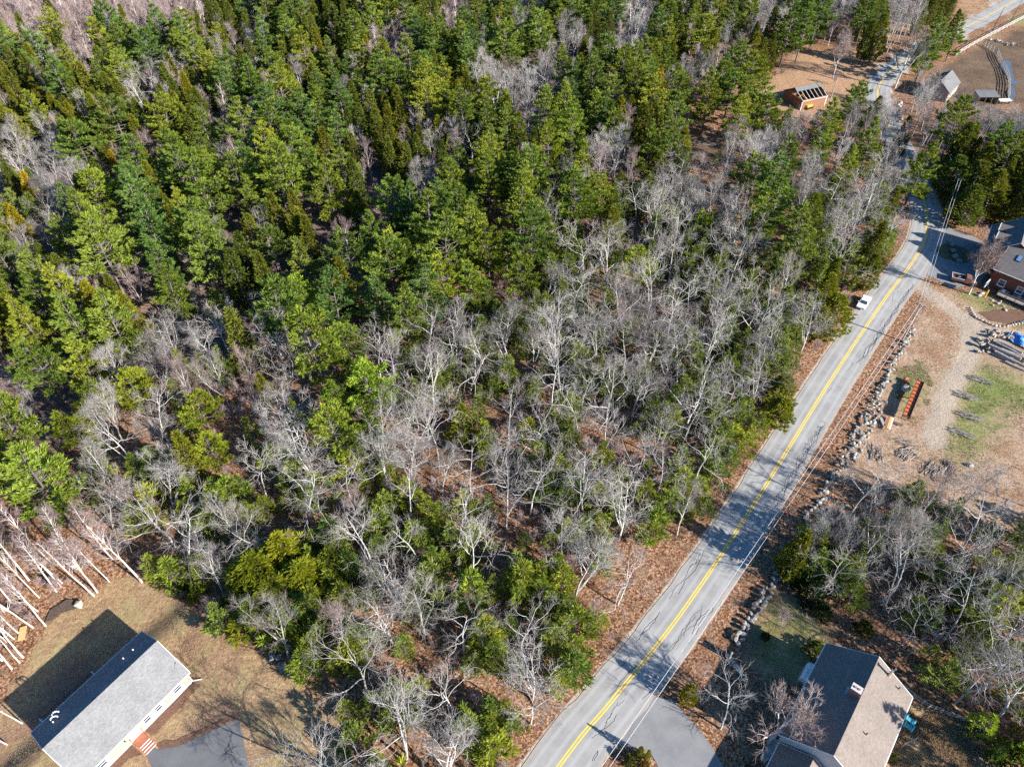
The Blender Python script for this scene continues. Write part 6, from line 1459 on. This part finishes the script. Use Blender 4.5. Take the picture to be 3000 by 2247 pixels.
for xx in (-1.2, 1.2):
    for yy in (-.8, .8): MB().tube([(xx, yy - .1, .35), (xx, yy + .1, .35)], .35, 10).build('wheel', M['tyre'], e)
box(-1.8, 1.8, -.7, .7, .5, .898).build('frame', M['steel'], e); MB().bar((1.9, 0, .7), (3.2, 0, .5), .1).build('drawbar', M['steel'], e)
for lab, (u, v), sc in (('pile of white debris beside the paddock fence', (2918, 122), 1.6), ('brown heap in the paddock', (2960, 132), 1.5)):
    p = W(u, v); e = empty('debris_pile', (p[0], p[1], 0), 0, lab, 'debris pile')
    for i in range(9): add_stone(e, p[0] + tr.uniform(-2, 2), p[1] + tr.uniform(-1.2, 1.2), .35, sc * tr.uniform(.4, 1), sc * tr.uniform(.3, .7), sc * .4, tr.uniform(0, 3), PALE if 'white' in lab else None)
p = W(2640, 2190); e = empty('garden_frame', p, A2, 'small wooden post and rail frame on the lawn behind the tan roofed house', 'frame')
MB().bar((0, 0, 0), (0, 0, 1.5), .12).build('post', M['greywood'], e); MB().bar((1.6, -.9, 0), (1.6, -.9, 1.5), .12).build('post', M['greywood'], e); MB().bar((-.1, .05, 1.45), (1.7, -.95, 1.45), .12).build('rail', M['greywood'], e)
dk2 = empty('back_steps', O2, A2, 'blue grey deck with white railing at the bottom edge beside the tan roof', 'deck')
for i in range(9): box(-20.5, -15.5, -8.6 + i * .33, -8.6 + i * .33 + .3, 1.0, 1.06).build('plank', simple('blue_grey_deck', (.18, .22, .28), .7, .15, 3), dk2)
m = MB(); m.bar((-20.5, -8.65, 1.95), (-15.5, -8.65, 1.95), .1); m.bar((-15.45, -8.6, 1.95), (-15.45, -5.7, 1.95), .1); m.bar((-20.5, -8.65, 1.45), (-15.5, -8.65, 1.45), .07)
for i in range(5): m.box(-20.5 + i * 1.25, -20.4 + i * 1.25, -8.7, -8.6, 0, 2.0)
m.build('railing', M['white'], dk2)
# post on the verge
q = W(2135, 1932); tag(MB().bar((q[0], q[1], 0), (q[0], q[1], 2.2), .2).build('wooden_post', M['greywood']), 'lone wooden post on the verge above the granite steps', 'post')
# ---- excavator, machine by the cabin
q = W(2366, 318); ex = empty('excavator', q, .5, 'small yellow excavator with raised arm below the cabin', 'excavator')
yl = simple('machine_yellow', (0.55, 0.33, 0.04), 0.5, 0.2)
for yy in (-.8, .8): MB().prism([(-1.2, .1), (1.2, .1), (1.4, .35), (1.2, .65), (-1.2, .65), (-1.4, .35)], 'y', yy - .22, yy + .22).build('track', M['tyre'], ex)
MB().box(-1.3, .9, -.9, .9, .7, 1.35).build('body', yl, ex, bevel=.08); c_ = MB().box(-.3, .9, .05, .85, 1.352, 2.5).build('cab', yl, ex, bevel=.06); box(.86, .92, .12, .78, 1.6, 2.35).build('window', M['glass'], c_)
MB().bar((.8, -.3, 1.3), (-1.2, 2.6, 3.6), .28, .4).build('boom', yl, ex); MB().bar((-1.2, 2.6, 3.6), (-2.2, 3.6, 1.2), .22, .3).build('arm', yl, ex)
MB().prism([(-2.6, .3), (-1.8, .3), (-1.7, 1.0), (-2.3, 1.2)], 'y', 3.3, 3.95).build('bucket', M['rustdark'], ex)
q = W(2318, 280); e = empty('small_tractor', q, A4, 'dark blue and white small tractor against the cabin wall', 'tractor')
MB().box(-.8, .9, -.5, .5, .5, 1.0).build('body', M['carblack'], e, bevel=.06); box(-.7, -.1, -.4, .4, 1.002, 1.45).build('seat', M['white'], e); MB().bar((.2, 0, 1.0), (-.1, 0, 1.5), .06).build('steering_column', M['black'], e)
for xx, r_ in ((-.6, .5), (.75, .36)):
    for yy in (-.65, .65): MB().tube([(xx, yy - .15, r_), (xx, yy + .15, r_)], r_, 12).build('wheel', M['tyre'], e)
for k, (u, v, rz) in enumerate(((2300, 283, .1), (2312, 292, .25))):
    q = W(u, v); o = MB().slab([(0, 0, .12), (4.2, 0, .12), (4.2, 1.0, .14), (0, 1.0, .14)], .06).build('roof_panel', M['white'], None, loc=(q[0], q[1], q[2]), rot=A4 + rz); tag(o, ['upper', 'lower'][k] + ' white sheet lying on the ground in front of the cabin', 'sheet')
# ---- shrubs and topiary
for kind, var, u, v, H, rf, tint, lab in (
    ('shrub', 0, 2335, 1695, 2.8, 1.3, (.55, .8, .8), 'large dark green shrub right of the boulder wall'), ('shrub', 1, 2365, 1740, 2.8, 1.2, (.6, .8, .75), 'dark shrub between the two big shrubs by the boulder wall'),
    ('shrub', 2, 2405, 1800, 2.6, 1.25, (.7, .95, .9), 'second large dark shrub at the end of the small lawn'), ('shrub', 1, 2425, 1650, 3.0, 1.2, (.7, .95, .6), 'green shrub under the bare trees behind the big dark shrub'),
    ('shrub', 0, 2525, 1850, 2.2, 1.1, (1.1, 1.0, .5), 'olive bronze bush above the shaded roof corner'), ('shrub', 1, 2385, 1910, 2.0, 1.0, (1.8, 1.7, .8), 'yellow green bush at the west corner of the tan roofed house'),
    ('hem', 1, 2012, 2055, 5.2, 1.5, (1.9, 1.5, .5), 'dense yellow green evergreen bush between road and driveway'),
    ('cedar', 0, 1872, 2218, 3.6, .7, (1.4, 1.4, .5), 'upright clipped conifer at the bottom road edge'), ('cedar', 1, 1896, 2222, 3.0, .7, (1.6, 1.6, .5), 'rounder clipped conifer right of the upright one at the bottom road edge'),
    ('shrub', 0, 1888, 2245, 1.6, .7, (3.2, 1.5, .5), 'small rust orange bush below the clipped conifers'), ('shrub', 1, 1845, 2235, 1.5, .8, (1.6, 1.2, .7), 'low brownish bush left of the clipped conifers'),
    ('hem', 0, 2895, 2225, 6.0, 1.0, (.55, .85, .95), 'dark blue green spruce at the bottom right'), ('shrub', 2, 2960, 2235, 3.6, 1.5, (2.4, 2.2, .5), 'bright yellow green bush right of the dark spruce'),
    ('young', 3, 2860, 2140, 5.0, 1.5, (1.4, 1.5, .7), 'bright green young evergreen at the end of the split rail fence'), ('young', 4, 2930, 2060, 6.0, 1.4, (1.1, 1.2, .7), 'green young evergreen above the split rail fence'),
    ('shrub', 0, 2240, 1870, 1.5, .8, (1.1, .8, .7), 'round brown shrub behind the boulder wall'), ('shrub', 2, 2610, 2225, 1.6, .8, (1.5, 1.1, .5), 'tawny grass clump bush beside the deck')):
    p = W(u, v); s = H / PROTO[kind][var % len(PROTO[kind])][3]; o = plant(kind, var, p[0], p[1], s, tr.uniform(0, 6), tint, lab); o.scale = (s * rf if kind != 'hem' or H < 6 else s, s * rf if kind != 'hem' or H < 6 else s, s)
# ---- undergrowth and dry grass
bp, _ = bare(950, H=2.6, first=.05, nl=9, spread=.6, ang=(.4, .9), kink=.1, n2=4, n3=3, n4=2, r0=.025, twr=.014, l4=(.25, .5))
bush = mesh_np('brush', np.concatenate([bp[0][0], bp[1][0]]), [f for f in bp[0][1]] + [f + len(bp[0][0]) for f in bp[1][1]], [M['pinktwig']])
p = W(2440, 250); b0_ = link('bare_bush', bush, None, (p[0], p[1], 0), 0, 1.3); tag(b0_, 'low leafless bush at the foot of the reddish round tree', 'bush')
items = []
for i in range(5200):
    x, y = tr.uniform(-120, 130), tr.uniform(15, 260); u, v, d = proj(x, y, 1)
    if not (-150 < u < 3150 and v < 2400) or zone(u, v) not in 'uobmhpyw': continue
    items.append((x, y, tz(x, y), tr.uniform(.5, 1.2), tr.uniform(0, 6.28), 'b'))
ix = np.array([i[0] for i in items]); iy = np.array([i[1] for i in items]); okb = line_d(ix, iy, [tuple(q) for q in DENS]) > 5.0
for f in FORB: okb &= poly_sd(ix, iy, f) > .5
items = [i for i, k in zip(items, okb) if k]
o = gn_stuff('undergrowth', items, lambda k: b0_); tag(o, 'leafless twiggy undergrowth across the forest floor', 'undergrowth')
M['drygrass'] = foliage_mat('dry_grass', (0.24, 0.16, 0.085), (0.56, 0.43, 0.27), .2); M['greengrass'] = foliage_mat('green_grass', (0.08, 0.12, 0.03), (0.24, 0.30, 0.09), .2)
def grass(name, poly_keys, n, mat, ln, lab, dens=None):
    pts = []
    for k in poly_keys:
        a = np.array(P[k]); lo, hi = a.min(0), a.max(0); m = int(n / len(poly_keys)); x = np.random.RandomState(len(k)).uniform(lo[0], hi[0], m * 2); y = np.random.RandomState(len(k) + 1).uniform(lo[1], hi[1], m * 2)
        ok = poly_sd(x, y, P[k]) < .3
        ok &= np.minimum(line_d(x, y, [tuple(p) for p in TRK[0]]), line_d(x, y, [tuple(p) for p in TRK[1]])) > 2.0
        ok &= vnoise(x, y, 2.2, 5) * .6 + vnoise(x, y, 6, 7) * .4 > (.38 if dens is None else dens)
        for (ox, oy, A_, xa, xb, ya, yb) in ((LH_O[0], LH_O[1], LH_A, -15.5, -.3, -7.2, 7.2), (O2[0], O2[1], A2, -25, 0, -5.2, 5.2)):
            lx = (x - ox) * math.cos(A_) + (y - oy) * math.sin(A_); ly = -(x - ox) * math.sin(A_) + (y - oy) * math.cos(A_); ok &= ~((lx > xa) & (lx < xb) & (ly > ya) & (ly < yb))
        for k2 in ('drive_l', 'drive_r', 'apron'): ok &= poly_sd(x, y, P[k2]) > .2
        pts.append(np.stack([x[ok], y[ok], terrain(x[ok], y[ok]) - .03], 1))
    P0 = np.concatenate(pts); rg = np.random.RandomState(3); D = np.tile(np.array([0, 0, 1.0]), (len(P0), 1)) + rg.normal(0, .35, (len(P0), 3))
    V, F = blades(rg, P0, D, 4, ln, ln * .16, .5)
    tag(link(name, mesh_np(name, V, [F], [mat])), lab, 'grass', None, 'stuff')
grass('dry_grass', ('field', 'lawn3', 'farfield'), 26000, M['drygrass'], .32, 'pale dry grass tufts in the tan field', .5)
grass('lawn_grass', ('lawn', 'lawn2'), 22000, M['drygrass'], .14, 'short dry lawn grass around the houses')
grass('green_grass', ('green', 'green2'), 9000, M['greengrass'], .16, 'fresh green grass patch right of the dirt track', .52)
# fallen leaves on the open floor near the road
